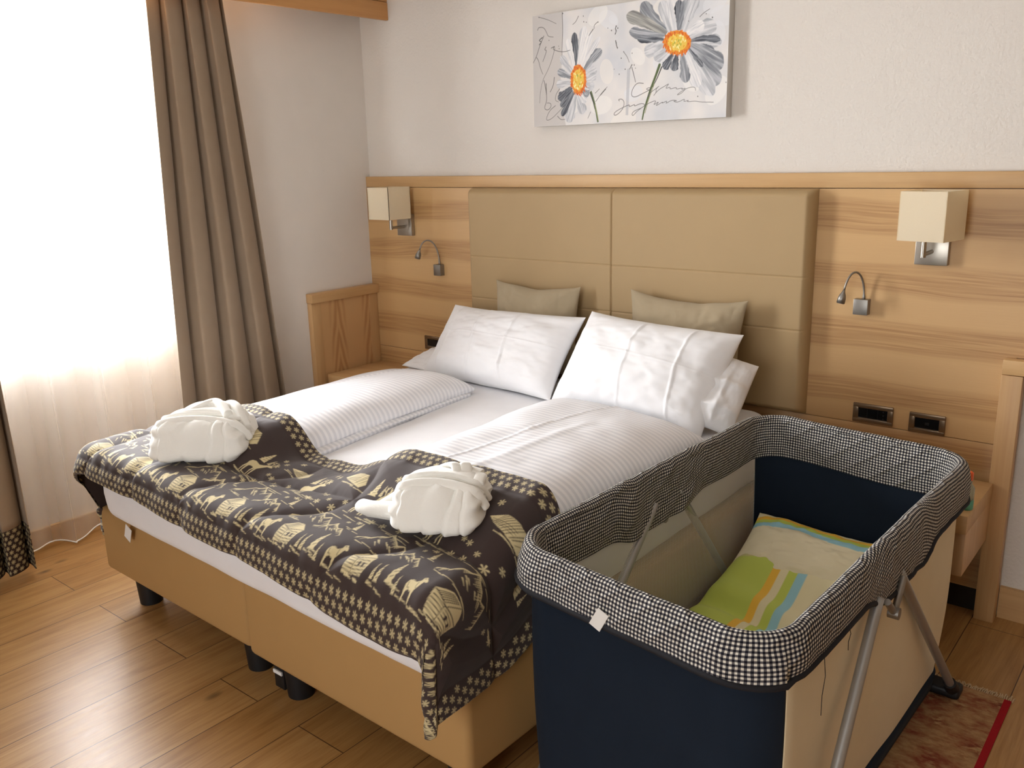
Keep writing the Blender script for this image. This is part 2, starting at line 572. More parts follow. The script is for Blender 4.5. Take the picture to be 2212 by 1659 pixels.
# gingham of the cot cover, from its own cloth coordinates
def gingham(name, quilt):
    m, nt, b = newmat(name)
    tc = N(nt, 'ShaderNodeTexCoord')
    sx = N(nt, 'ShaderNodeSeparateXYZ')
    nz = N(nt, 'ShaderNodeTexNoise'); nz.inputs['Scale'].default_value = 22
    nt.links.new(tc.outputs['UV'], nz.inputs['Vector'])
    av = N(nt, 'ShaderNodeVectorMath', operation='MULTIPLY_ADD')
    nt.links.new(nz.outputs['Color'], av.inputs[0]); av.inputs[1].default_value = (0.006, 0.006, 0)
    nt.links.new(tc.outputs['UV'], av.inputs[2])
    nt.links.new(av.outputs[0], sx.inputs[0])
    P = 0.0088
    f = []
    for i in (0, 1):
        t = math_n(nt, 'FRACT', math_n(nt, 'DIVIDE', sx.outputs[i], P))
        t = math_n(nt, 'PINGPONG', t, 0.5)
        f.append(ramp(nt, t, [(0.22, (0, 0, 0, 1)), (0.28, (1, 1, 1, 1))]))
    sm = math_n(nt, 'ADD', f[0], f[1])
    cc = ramp(nt, math_n(nt, 'MULTIPLY', sm, 0.5), [(0.0, lin4((222, 218, 206))), (0.5, lin4((92, 90, 92))), (1.0, lin4((22, 22, 32)))])
    setin(b, nt, Base_Color=cc, Roughness=0.9)
    b.inputs['Specular IOR Level'].default_value = 0.15
    # quilting: diagonal stitch lines
    hh = None
    for sgn in (1, -1):
        q = math_n(nt, 'ADD', sx.outputs[0], math_n(nt, 'MULTIPLY', sx.outputs[1], 1.25 * sgn))
        t = math_n(nt, 'PINGPONG', math_n(nt, 'FRACT', math_n(nt, 'DIVIDE', q, quilt)), 0.5)
        t = ramp(nt, t, [(0.0, (0, 0, 0, 1)), (0.16, (0.8, 0.8, 0.8, 1)), (0.5, (1, 1, 1, 1))])
        hh = t if hh is None else math_n(nt, 'MINIMUM', hh, t)
    hh = math_n(nt, 'ADD', hh, math_n(nt, 'MULTIPLY', noise(nt, tc.outputs['UV'], 26, 3), 1.1))
    bump(nt, b, hh, 0.7, 0.006)
    return m


M['gingham'] = gingham('navy_gingham', 0.085)

# netting: thread grid with real gaps
m, nt, b = newmat('cot_netting')
tc = N(nt, 'ShaderNodeTexCoord'); sx = N(nt, 'ShaderNodeSeparateXYZ')
nt.links.new(tc.outputs['UV'], sx.inputs[0])
th = []
for i, (p, w) in enumerate(((0.0030, 0.22), (0.0042, 0.28))):
    t = math_n(nt, 'FRACT', math_n(nt, 'DIVIDE', sx.outputs[i], p))
    th.append(math_n(nt, 'LESS_THAN', t, w))
fac = math_n(nt, 'MAXIMUM', th[0], th[1])
setin(b, nt, Base_Color=lin4((226, 222, 212)), Roughness=0.8)
tp = N(nt, 'ShaderNodeBsdfTransparent')
m2 = N(nt, 'ShaderNodeMixShader')
nt.links.new(fac, m2.inputs[0]); nt.links.new(tp.outputs[0], m2.inputs[1]); nt.links.new(b.outputs[0], m2.inputs[2])
nt.links.new(m2.outputs[0], nt.nodes['Material Output'].inputs[0])
M['net'] = m
M['tube'] = plain('grey_tube', (168, 168, 166), 0.38, metal=0.7)

# rug
m, nt, b = newmat('oriental_rug')
v = coords(nt)
sx = N(nt, 'ShaderNodeSeparateXYZ'); nt.links.new(v, sx.inputs[0])
n1 = noise(nt, coords(nt, scale=(30, 55, 1)), 1.0, 4, 0.65)
n2 = noise(nt, coords(nt, scale=(11, 14, 1)), 1.0, 3, 0.6)
vo = N(nt, 'ShaderNodeTexVoronoi', feature='F1', distance='MANHATTAN'); vo.inputs['Scale'].default_value = 14
nt.links.new(v, vo.inputs['Vector'])
c = ramp(nt, n1, [(0.32, lin4((84, 40, 30))), (0.46, lin4((132, 80, 58))), (0.58, lin4((190, 156, 112))), (0.72, lin4((136, 120, 82)))])
c2 = ramp(nt, n2, [(0.35, lin4((128, 62, 48))), (0.6, lin4((172, 138, 98)))])
c = mixc(nt, ramp(nt, vo.outputs['Distance'], [(0.25, (0.15,) * 3 + (1,)), (0.55, (0.75,) * 3 + (1,))]), c, c2)
red = math_n(nt, 'GREATER_THAN', sx.outputs[0], 0.316)
c = mixc(nt, red, c, lin4((158, 30, 38)))
setin(b, nt, Base_Color=c, Roughness=0.95)
b.inputs['Specular IOR Level'].default_value = 0.1
bump(nt, b, n1, 0.8, 0.004)
M['rug'] = m
M['fringe'] = cloth('rug_fringe', (196, 170, 134), weave=300)

# ------------------------------------------------------------------ room
YW = 3.21
XL, XN = -3.58, -3.895


def slab(name, x0, x1, y0, y1, z0, z1, mat):
    return struct(MB().box(x0, x1, y0, y1, z0, z1).build(name, mat, auto=False))


slab('floor', -4.1, 2.6, -2.6, 3.4, -0.1, 0.0, M['floor'])
slab('ceiling', -4.1, 2.6, -2.6, 3.4, 2.6, 2.7, M['ceiling'])
slab('wall_back', -4.1, 2.6, YW, YW + 0.15, 0, 2.6, M['plaster'])
slab('wall_right', 2.4, 2.55, -2.6, YW, 0, 2.6, M['bounce_cut'])
# left wall: a pier beside the corner, and the window bay set back behind the curtains
w = MB()
w.box(-4.05, XL, 2.42, YW, 0, 2.6)
w.box(-4.05, XN, -0.35, 2.42, 0, 0.80)
w.box(-4.05, XN, -0.35, 2.42, 2.42, 2.6)
w.box(-4.05, XN, 2.30, 2.42, 0.80, 2.42)
w.box(-4.05, XN, -0.35, 0.95, 0.80, 2.42)
w.box(-4.05, XL, -2.6, -0.35, 0, 2.6)
struct(w.build('wall_left', M['paint'], auto=False))
# unseen front wall with an opening made for the added fill light
w = MB()
w.box(-4.05, -1.5, -2.6, -2.45, 0, 2.6).box(0.3, 2.55, -2.6, -2.45, 0, 2.6).box(-1.5, 0.3, -2.6, -2.45, 2.45, 2.6)
struct(w.build('wall_front', M['bounce_cut'], auto=False))
# window
wr = struct(MB().box(-4.02, -3.95, 0.95, 1.02, 0.8, 2.42).box(-4.02, -3.95, 2.23, 2.30, 0.8, 2.42).box(-4.02, -3.95, 1.02, 2.23, 0.8, 0.87)
            .box(-4.02, -3.95, 1.02, 2.23, 2.35, 2.42).build('window_1', M['white_paint']))
MB().box(-3.99, -3.984, 1.02, 2.23, 0.87, 2.35).build('pane', M['glass'], wr, auto=False)
slab('baseboard_left', XN, XN + 0.018, -0.35, 2.42, 0, 0.075, M['wood_y'])
slab('baseboard_back', -0.468, 2.4, YW - 0.018, YW, 0, 0.115, M['wood_x'])

# ------------------------------------------------------------------ wood fittings on the back wall
YP = 3.18
t = thing('wall_panel', 'long wooden wall panel with figured grain bands running behind the whole bed', 'panel', (-2.0, YP, 0))
o = (-2.0, YP, 0)
MB(o).box(XL, 0.75, YP, YW, 0.926, 1.461).box(XL, -0.50, YP, YW, 0.625, 0.926).build('panel_board', M['panel'], t)
MB(o).box(XL, -0.50, YP, YW, 0.09, 0.6225, 0.0015).build('lower_board', M['panel'], t)
MB(o).box(XL, -0.50, YP + 0.015, YW, 0.0, 0.0895).build('gap_shade', plain('gap_shade_dark', (44, 34, 26), 0.7), t)  # dark strip standing in for the shade in the gap below the panel
MB(o).box(XL, 0.75, YP, YW, 1.463, 1.516, 0.003).build('top_rail', M['wood_x'], t)

# headboard: leather cover with stitched seams
t = thing('headboard', 'tan leather padded headboard with stitched seams behind the pillows', 'headboard', (-2.005, 3.15, 0.63))
X0, X1, Z0, Z1 = -2.832, -1.178, 0.628, 1.462
nu, nv = 720, 360
U, V = np.meshgrid(np.linspace(0, 1, nu), np.linspace(0, 1, nv))
# tighten the samples at the border
U = U + 0.0; X = X0 + (X1 - X0) * U; Z = Z0 + (Z1 - Z0) * V
ex = np.minimum(X - X0, X1 - X); ez = np.minimum(Z - Z0, Z1 - Z)
rr = 0.028
def rnd(e):
    k = np.clip(e / rr, 0, 1)
    return np.sqrt(np.clip(1 - (1 - k) ** 2, 0, 1))
dep = 0.058 * rnd(ex) * rnd(ez) + 0.003 * np.sin(np.pi * U) * np.sin(np.pi * V)
for zs in (1.147, 0.951):
    dep -= 0.0035 * np.exp(-((Z - zs) / 0.0028) ** 2) * (ez > 0.01)
dep -= 0.006 * np.exp(-((X + 2.018) / 0.0032) ** 2)
dep = np.maximum(dep, 0.001)
P = np.stack([X + 2.005, YP - dep - 3.15, Z - 0.63], -1)
new_obj('padded_cover', grid_mesh('padded_cover', P, flip=False), M['leather'], t)
MB((-2.005, 3.15, 0.63)).box(X0 + 0.004, X1 - 0.004, YP - 0.012, YP - 0.0006, Z0 + 0.004, Z1 - 0.004).build('back_board', M['wood_x'], t)

# left side board
t = thing('side_board', 'wooden side board with cathedral grain standing in the left corner', 'board', (-3.56, 2.95, 0))
o = (-3.56, 2.95, 0)
MB(o).box(XL, -3.530, 2.733, YP, 0.912, 0.958, 0.003).build('cap_rail', M['wood_y'], t)
MB(o).box(XL, -3.548, 2.795, 3.12, 0.0, 0.912).build('grain_board', M['cathedral'], t)
MB(o).box(XL, -3.546, 2.737, 2.795, 0.0, 0.912, 0.002).build('stile', M['wood_z'], t)
MB(o).box(XL, -3.546, 3.12, YP, 0.0, 0.912, 0.002).build('stile', M['wood_z'], t)

# nightstands
t = thing('nightstand', 'floating wooden nightstand in the left corner, mostly hidden behind the bed', 'nightstand', (-3.3, 2.98, 0.3), group='nightstands')
o = (-3.3, 2.98, 0.3)
MB(o).box(-3.528, -3.125, 2.79, YP, 0.485, 0.54, 0.003).build('top', M['wood_x'], t)
MB(o).box(-3.528, -3.125, 2.83, YP, 0.32, 0.485, 0.002).build('body', M['wood_x'], t)
d = MB(o).box(-3.50, -3.14, 2.806, 2.83, 0.325, 0.478, 0.003).build('drawer', M['wood_front'], t)
t = thing('nightstand', 'floating wooden nightstand behind the travel cot at the right end', 'nightstand', (-0.8, 2.98, 0.3), group='nightstands')
o = (-0.8, 2.98, 0.3)
MB(o).box(-1.12, -0.516, 2.785, 3.134, 0.443, 0.505, 0.003).build('top', M['wood_x'], t)
MB(o).box(-0.574, -0.518, 2.795, 3.134, 0.30, 0.441, 0.002).build('side_panel', M['wood_front'], t)
MB(o).box(-1.12, -0.578, 2.83, 3.134, 0.30, 0.441, 0.002).build('body', M['wood_x'], t)
MB(o).box(-1.11, -0.58, 2.80, 2.83, 0.303, 0.438, 0.003).build('drawer', M['wood_x'], t)

# frame at the right end of the panel
t = thing('end_frame', 'wooden post and rail closing the right end of the wall panel', 'frame', (-0.5, 3.16, 0))
o = (-0.5, 3.16, 0)
MB(o).box(-0.530, -0.468, 3.135, YP, 0.0, 0.875, 0.002).build('post', M['wood_z'], t)
MB(o).box(-0.530, 0.75, 3.135, YP, 0.877, 0.925, 0.002).build('rail', M['wood_x'], t)

# pelmet
t = thing('pelmet', 'wooden curtain pelmet board above the window', 'pelmet', (-3.38, 1.4, 2.26))
o = (-3.38, 1.4, 2.26)
MB(o).box(-3.392, -3.372, -0.3, YW, 2.26, 2.342, 0.003).build('lower_strip', M['wood_pelmet'], t)
MB(o).box(-3.392, -3.3745, -0.3, YW, 2.344, 2.6, 0.002).build('upper_board', M['wood_pelmet'], t)

# sockets
def socket(x0, x1, z0, z1, label, kind):
    cx, cz = (x0 + x1) / 2, (z0 + z1) / 2
    t = thing('wall_socket', label, 'socket', (cx, YP, cz), group='sockets in the wall panel')
    o = (cx, YP, cz)
    f = MB(o)
    f.box(x0, x1, YP - 0.009, YP, z1 - 0.017, z1, 0.003).box(x0, x1, YP - 0.009, YP, z0, z0 + 0.017, 0.003)
    f.box(x0, x0 + 0.02, YP - 0.009, YP, z0 + 0.012, z1 - 0.012, 0.003).box(x1 - 0.02, x1, YP - 0.009, YP, z0 + 0.012, z1 - 0.012, 0.003)
    f.build('cover_plate', M['bronze'], t)
    i = MB(o).box(x0 + 0.02, x1 - 0.02, YP - 0.006, YP, z0 + 0.0165, z1 - 0.0165).build('insert', M['dark_glass'], t)
    MB(o).box(x0 + 0.02, x1 - 0.02, YP - 0.0085, YP - 0.002, z0 + 0.0155, z0 + 0.0185).build('trim_strip', M['steel'], t)
    if kind == 'holes':
        for k in (-0.013, 0, 0.013):
            MB(o).tube([(x1 - 0.034, YP - 0.0062, cz + k), (x1 - 0.034, YP - 0.0072, cz + k)], 0.0032).build('socket_hole', M['black'], i)
        for k in (0.36, 0.62):
            MB(o).box(x0 + (x1 - x0) * k, x0 + (x1 - x0) * k + 0.001, YP - 0.0068, YP - 0.005, z0 + 0.017, z1 - 0.017).build('key_gap', M['black'], i)
    elif kind == 'port':
        MB(o).box(cx - 0.007, cx + 0.007, YP - 0.0068, YP - 0.005, cz - 0.005, cz + 0.005).build('port', M['black'], i)
    return t


socket(-1.003, -0.862, 0.629, 0.700, 'wide bronze framed socket plate above the cot, nearer the headboard', 'holes')
socket(-0.808, -0.689, 0.624, 0.696, 'small bronze framed outlet with one square port above the cot', 'port')
socket(-3.197, -3.078, 0.643, 0.714, 'bronze framed switch plate half hidden behind the left pillow', 'blank')


# wall lamps with square shades
def sconce(cx, cy, cz, rz, px, pz0, pz1, label):
    t = thing('wall_lamp', label, 'lamp', (px, YP, pz0), group='wall lamps')
    o = Vector((px, YP, pz0))
    MB(o).box(px - 0.052, px + 0.052, YP - 0.024, YP, pz0, pz1, 0.002).build('back_plate', M['steel'], t)
    MB(o).tube([(px, YP - 0.02, pz0 + 0.045), (px, cy, pz0 + 0.045)], 0.007).tube([(px, cy, pz0 + 0.036), (px, cy, cz + 0.01)], 0.0085).build('arm', M['steel'], t)
    h, s2, th = 0.155, 0.0745, 0.0022
    bm = MB(o)
    for sx_, sy_ in ((1, 0), (-1, 0), (0, 1), (0, -1)):
        if sx_:
            bm.box(cx + sx_ * (s2 - th), cx + sx_ * s2, cy - s2, cy + s2, cz - h / 2, cz + h / 2, rot=(0, 0, rz), piv=(cx, cy, cz))
        else:
            bm.box(cx - s2, cx + s2, cy + sy_ * (s2 - th), cy + sy_ * s2, cz - h / 2, cz + h / 2, rot=(0, 0, rz), piv=(cx, cy, cz))
    sh = bm.build('lamp_shade', M['shade'], t, auto=False)
    wr_ = MB(o)
    for dx, dy in ((1, 0), (0, 1)):
        wr_.tube([(cx - dx * s2 * .96, cy - dy * s2 * .96, cz + h / 2 - 0.012), (cx + dx * s2 * .96, cy + dy * s2 * .96, cz + h / 2 - 0.012)], 0.0015, 6)
    wr_.build('shade_wire', M['steel'], sh)
    MB(o).tube([(cx, cy, cz - 0.045), (cx, cy, cz + 0.0)], 0.014).build('bulb_holder', M['white_paint'], t)
    return t


sconce(-0.763, 3.055, 1.384, R(-10), -0.781, 1.213, 1.315, 'wall lamp with cream square shade above the travel cot')
sconce(-3.289, 3.066, 1.391, 0, -3.285, 1.224, 1.332, 'wall lamp with cream square shade in the left corner beside the curtain wall')


# gooseneck reading lights
def reading_light(x0, x1, z0, z1, head, apex, label):
    cx = (x0 + x1) / 2
    t = thing('reading_light', label, 'lamp', (cx, YP, z0), group='gooseneck reading lights')
    o = Vector((cx, YP, z0))
    MB(o).box(x0, x1, YP - 0.03, YP, z0, z1, 0.0015).build('base', M['nickel'], t)
    p0 = Vector((cx + 0.006, YP - 0.015, z1 - 0.003)); a = Vector(apex); hd = Vector(head)
    up = Vector((0, 0, 1))
    c1 = p0 + up * (a.z - p0.z) * 1.15; c2 = hd + Vector((0.012, 0.01, (a.z - hd.z) * 1.5))
    pts = []
    for i in range(29):
        s_ = i / 28
        pts.append(p0 * (1 - s_) ** 3 + c1 * 3 * s_ * (1 - s_) ** 2 + c2 * 3 * s_ ** 2 * (1 - s_) + hd * s_ ** 3)
    MB(o).tube(pts, [0.0052] * 2 + [0.0036] * 27, 10).build('gooseneck', M['nickel'], t, smooth=True)
    dr = (pts[-1] - pts[-3]).normalized()
    prof = [(0.0, 0.0042), (0.008, 0.006), (0.018, 0.011), (0.028, 0.0135), (0.046, 0.0145), (0.048, 0.0125), (0.044, 0.011)]
    MB(o).tube([hd + dr * q for q, r_ in prof], [r_ for q, r_ in prof], 20).build('lamp_head', M['nickel'], t, smooth=True)
    return t


reading_light(-1.022, -0.972, 1.026, 1.081, (-1.040, 3.10, 1.118), (-1.0, 3.13, 1.18), 'gooseneck reading light on the panel below the wall lamp beside the cot')
reading_light(-3.087, -3.040, 1.034, 1.088, (-3.115, 3.09, 1.168), (-3.09, 3.13, 1.213), 'gooseneck reading light on the panel between corner lamp and headboard')

# ------------------------------------------------------------------ canvas with two painted daisies
CH = [0.0003409078032409, 6.0109154677022875e-05, -2.444452072503456, 0.00013143814590731617, -0.0004734856404160123, 2.2370028334802865, 8.901239496361117e-05, -2.8579789104178927e-05, 1.0]
CX0, CX1, CZ0, CZ1 = -2.446, -1.542, 1.722, 2.172
CW, CHh = CX1 - CX0, CZ1 - CZ0


def k2m(p):
    """sketch units of my drawing of the canvas -> metres on the canvas face"""
    out = []
    for u, v in p:
        w = CH[6] * u + CH[7] * v + CH[8]
        out.append(((CH[0] * u + CH[1] * v + CH[2]) / w - CX0, (CH[3] * u + CH[4] * v + CH[5]) / w - CZ0))
    return np.array(out)


pt = Paint(CW, CHh, 0.00135, (222, 221, 220))
XX, YY = np.meshgrid(pt.xs, pt.ys)
n = fbm(XX * 9, YY * 9, 3, 3)
bgm = np.clip(0.5 + n * 0.9, 0, 1)[..., None]
pt.a = np.array(lin((232, 228, 224))) * bgm + np.array(lin((208, 210, 214))) * (1 - bgm)
# lighter dabs
for k in range(26):
    a_, b_ = rng.uniform(0.2, CW - 0.02), rng.uniform(0, CHh)
    r_ = rng.uniform(0.015, 0.05); th = rng.uniform(0, 3.1)
    q = np.array([(a_ + r_ * 1.5 * math.cos(x) * math.cos(th) - r_ * math.sin(x) * math.sin(th), b_ + r_ * 1.5 * math.cos(x) * math.sin(th) + r_ * math.sin(x) * math.cos(th)) for x in np.linspace(0, 6.2, 24)])
    pt.poly(q, lin(((238, 233, 226), (226, 228, 232), (240, 238, 234))[k % 3]), 0.55)
pt.poly(k2m([(0, 150), (290, 100), (285, 540), (260, 900), (320, 1200), (15, 1230)]), lin((198, 193, 189)), 0.8)
pt.poly(k2m([(905, 660), (935, 650), (915, 1100), (890, 1100)]), lin((176, 178, 184)), 0.6)


def petal(base, tip, w, shades, bend=0.0, seed=0):
    """one brush-loaded petal from base to tip (sketch units) with streaks along it"""
    b_, t_ = k2m([base, tip]); d_ = t_ - b_; L = np.hypot(*d_); e = d_ / L; nn = np.array([-e[1], e[0]])
    w = w * 0.00050
    i0, i1, j0, j1 = pt.win(min(b_[0], t_[0]) - w, max(b_[0], t_[0]) + w, min(b_[1], t_[1]) - w, max(b_[1], t_[1]) + w)
    X, Y = np.meshgrid(pt.xs[i0:i1], pt.ys[j0:j1])
    s_ = ((X - b_[0]) * e[0] + (Y - b_[1]) * e[1]) / L
    q_ = ((X - b_[0]) * nn[0] + (Y - b_[1]) * nn[1]) / w - bend * np.sin(np.clip(s_, 0, 1) * np.pi)
    prof = np.clip(0.42 + 0.75 * s_, 0.3, 1.0) * np.sqrt(np.clip(1 - np.clip((s_ - 0.72) / 0.28, 0, 1) ** 2, 0, 1))
    ed = 0.12 * fbm(s_ * 7 + seed, q_ * 1.5, seed, 3)
    msk = sstep(0.02, -0.05, np.abs(q_) - prof * (0.5 + ed)) * (s_ > -0.02) * (s_ < 1.0)
    st = np.clip(0.5 + 0.9 * fbm(s_ * 2.2 + seed * 3.1, q_ * 11 + seed, seed + 5, 3), 0, 0.999)
    st = np.clip(st + 0.25 * (q_ > 0.3) - 0.1, 0, 0.999)
    pal = np.array([lin(c_) for c_ in shades]); f = st * (len(pal) - 1); k = f.astype(int); fr = (f - k)[..., None]
    colr = pal[k] * (1 - fr) + pal[np.minimum(k + 1, len(pal) - 1)] * fr
    pt.a[j0:j1, i0:i1] = pt.a[j0:j1, i0:i1] * (1 - msk[..., None]) + colr * msk[..., None]


LG = ((222, 222, 224), (196, 198, 202), (166, 170, 176)); MG = ((188, 190, 196), (142, 146, 152), (110, 114, 122)); DG = ((150, 154, 160), (96, 100, 108), (52, 56, 66))
WG = ((240, 238, 236), (224, 224, 226), (196, 198, 202)); OG = ((188, 186, 180), (150, 150, 146), (112, 112, 112))
# stems first
pt.stroke(k2m([(1215, 620), (1180, 720), (1130, 850), (1095, 960), (1065, 1060), (1050, 1140)]), 0.011, lin((86, 100, 62)), 0.006)
pt.stroke(k2m([(1235, 640), (1195, 740), (1150, 830)]), 0.005, lin((44, 50, 40)), 0.003)
pt.stroke(k2m([(1165, 800), (1110, 950), (1075, 1080)]), 0.003, lin((150, 152, 106)))
pt.stroke(k2m([(560, 880), (590, 980), (612, 1080), (625, 1160)]), 0.009, lin((92, 104, 70)), 0.008)
pt.stroke(k2m([(552, 885), (582, 980), (595, 1040)]), 0.005, lin((48, 52, 48)), 0.002)
pt.stroke(k2m([(598, 1000), (616, 1080), (630, 1150)]), 0.003, lin((160, 166, 120)))
# large daisy
for i, a_ in enumerate([((1290, 300), (1040, 30), 120, MG, .15), ((1270, 320), (900, 140), 110, OG, -.1), ((1250, 340), (925, 300), 85, MG, .1), ((1320, 290), (1230, 10), 110, LG, 0),
                        ((1360, 280), (1310, -30), 100, WG, 0), ((1400, 280), (1400, 0), 80, DG, 0), ((1420, 280), (1500, -20), 120, MG, 0), ((1440, 300), (1570, -60), 110, LG, 0),
                        ((1500, 340), (1760, 240), 130, LG, .1), ((1480, 320), (1640, 220), 90, WG, 0), ((1510, 395), (1810, 400), 100, LG, .1), ((1500, 395), (1800, 380), 55, DG, .3), ((1250, 380), (1000, 370), 60, DG, .1),
                        ((1270, 420), (1070, 500), 120, LG, 0), ((1300, 470), (1160, 560), 110, LG, 0), ((1500, 430), (1740, 520), 90, MG, .1), ((1500, 450), (1820, 640), 150, MG, 0),
                        ((1490, 480), (1790, 800), 150, MG, 0), ((1470, 500), (1730, 910), 130, LG, 0), ((1460, 510), (1590, 830), 110, WG, 0), ((1430, 520), (1470, 790), 90, MG, 0), ((1380, 520), (1350, 680), 75, DG, 0),
                        ((1340, 520), (1255, 660), 75, DG, 0), ((1500, 470), (1630, 640), 40, DG, 0)]):
    petal(a_[0], a_[1], a_[2], a_[3], a_[4], i + 11)
# small daisy
for i, a_ in enumerate([((420, 640), (400, 310), 75, DG, 0), ((400, 650), (335, 370), 70, WG, 0), ((440, 620), (500, 250), 80, WG, 0), ((460, 630), (560, 300), 70, WG, 0), ((475, 640), (645, 350), 60, WG, 0),
                        ((490, 680), (660, 470), 85, MG, .1), ((380, 690), (270, 540), 70, LG, 0), ((500, 720), (615, 660), 75, LG, 0), ((370, 740), (240, 680), 70, MG, 0), ((365, 790), (230, 810), 70, LG, 0),
                        ((505, 770), (610, 720), 70, LG, 0), ((500, 810), (590, 830), 75, LG, 0), ((375, 840), (245, 950), 80, DG, 0), ((385, 870), (270, 1020), 70, DG, 0), ((410, 890), (340, 1170), 110, LG, 0),
                        ((430, 890), (490, 1090), 90, LG, 0), ((470, 860), (540, 910), 70, MG, 0), ((395, 880), (280, 1110), 60, DG, 0), ((450, 890), (510, 980), 60, WG, 0)]):
    petal(a_[0], a_[1], a_[2], a_[3], a_[4], i + 51)
# flower centres: dabs of orange and yellow
def centre(cx_, cy_, rx, ry, seed):
    r2 = np.random.default_rng(seed)
    pt.poly(k2m([(cx_ + rx * math.cos(a_), cy_ + ry * math.sin(a_)) for a_ in np.linspace(0, 6.2, 40)]), lin((228, 150, 48)))
    pt.poly(k2m([(cx_ + .7 * rx * math.cos(a_), cy_ + .7 * ry * math.sin(a_)) for a_ in np.linspace(0, 6.2, 40)]), lin((234, 196, 84)))
    for k in range(190):
        a_ = r2.uniform(0, 2 * math.pi); rad = math.sqrt(r2.uniform(0, 1)) if k > 70 else r2.uniform(0.78, 1.05)
        px, py = cx_ + rx * rad * math.cos(a_), cy_ + ry * rad * math.sin(a_)
        ce = ((226, 118, 30), (214, 98, 26), (236, 140, 44)) if rad > 0.74 else (((238, 190, 60), (246, 214, 96), (228, 160, 44), (248, 236, 168)) if rad > 0.38 else ((196, 186, 62), (236, 208, 84), (170, 170, 70), (246, 232, 150)))
        l_ = r2.uniform(9, 20); th = r2.uniform(1.0, 2.2)
        pt.stroke(k2m([(px, py), (px + l_ * math.cos(th), py + l_ * math.sin(th))]), 0.0055, lin(ce[k % len(ce)]), 0.004)


centre(1385, 405, 130, 115, 1)
centre(440, 760, 72, 140, 2)
# pen scribbles and drips
def smooth(p, it=2):
    for _ in range(it):
        q = [p[0]]
        for a_, b_ in zip(p[:-1], p[1:]):
            q += [a_ * .75 + b_ * .25, a_ * .25 + b_ * .75]
        p = np.array(q + [p[-1]])
    return p



ink = lin((92, 90, 88))
for q, wd in (([(285, 120), (292, 300), (282, 480), (284, 530)], .0022), ([(60, 165), (150, 190), (228, 228)], .0018), ([(50, 290), (60, 262), (110, 262), (140, 320), (150, 350), (200, 355)], .0022),
              ([(110, 345), (70, 440), (40, 540), (5, 610)], .0024), ([(95, 360), (60, 390), (90, 400), (65, 430)], .0035), ([(130, 450), (115, 480), (140, 480), (100, 590)], .0025), ([(40, 550), (60, 580), (75, 650), (100, 710)], .0022),
              ([(180, 460), (220, 440), (190, 470), (240, 490), (300, 498), (360, 480)], .0024), ([(215, 460), (185, 580), (140, 690), (100, 760), (75, 880), (70, 985)], .0018), ([(110, 770), (130, 860), (140, 960), (110, 1040), (150, 1055), (180, 1020), (175, 985), (140, 985)], .0024),
              ([(210, 740), (200, 820), (170, 880)], .0026), ([(130, 800), (135, 900)], .003), ([(260, 850), (225, 900), (215, 960), (250, 975)], .002), ([(220, 1010), (160, 1060), (125, 1155), (180, 1140), (250, 1070), (310, 1005)], .002), ([(240, 1110), (270, 1145), (310, 1140)], .0022),
              ([(440, 155), (415, 210), (385, 235)], .0022), ([(625, 210), (590, 240), (590, 275)], .0022), ([(580, 280), (540, 340)], .003), ([(800, 250), (790, 280), (805, 290), (790, 330)], .003), ([(795, 390), (805, 440), (812, 462)], .0035), ([(870, 495), (905, 540), (925, 595)], .002),
              ([(950, 620), (930, 660)], .003), ([(950, 645), (970, 720), (985, 785)], .0026), ([(1600, 160), (1640, 120), (1695, 85)], .002), ([(600, 890), (640, 850)], .002), ([(605, 970), (660, 890), (715, 830)], .002), ([(555, 1070), (530, 1130)], .002), ([(700, 850), (650, 910)], .003),
              # handwriting-like flourish, two lines
              ([(1060, 797), (1000, 790), (955, 850), (942, 915), (980, 932), (1060, 890), (1140, 850), (1105, 862), (1085, 850), (1120, 835), (1130, 850), (1120, 905), (1095, 930), (1120, 890), (1190, 840), (1215, 818), (1180, 850), (1185, 880), (1150, 925), (1200, 860), (1270, 820), (1310, 795), (1265, 850), (1320, 830), (1310, 855), (1380, 832), (1370, 855), (1440, 838), (1420, 858), (1470, 838), (1430, 890), (1370, 915), (1440, 860), (1510, 832), (1555, 832), (1560, 865)], .0021),
              ([(830, 965), (820, 950), (860, 945), (880, 985), (860, 1050), (800, 1105), (772, 1095), (800, 1060), (900, 1010), (930, 1000), (920, 1025), (980, 995), (970, 1018), (1040, 985), (1080, 1000), (1050, 1030), (970, 1060), (948, 1090), (960, 1110), (1000, 1060), (1110, 985), (1190, 955), (1150, 1010), (1215, 965), (1170, 1020), (1250, 970), (1235, 990), (1290, 960), (1270, 995), (1330, 955), (1390, 962), (1340, 968), (1390, 980), (1460, 940), (1440, 975), (1500, 955), (1470, 975), (1560, 965), (1600, 975), (1730, 976)], .0021)):
    pt.stroke(smooth(k2m(q)), wd * 1.25, ink, wd * 0.9, 0.95)
for u_, v_ in ((290, 128), (62, 168), (486, 153), (490, 208), (515, 212), (627, 210), (800, 248), (815, 268), (795, 295), (792, 318), (795, 390), (800, 408), (812, 455), (872, 492), (952, 507), (848, 555), (780, 660), (828, 708), (885, 660), (950, 618), (972, 620), (985, 650), (250, 440), (255, 465), (1492, 200), (1660, 130), (1720, 165), (1580, 920), (1850, 785), (720, 268), (755, 290), (158, 385)):
    r_ = rng.uniform(0.0022, 0.0045)
    c_ = k2m([(u_, v_), (u_ + 1, v_ + 3)])
    pt.stroke(c_, r_, ink)

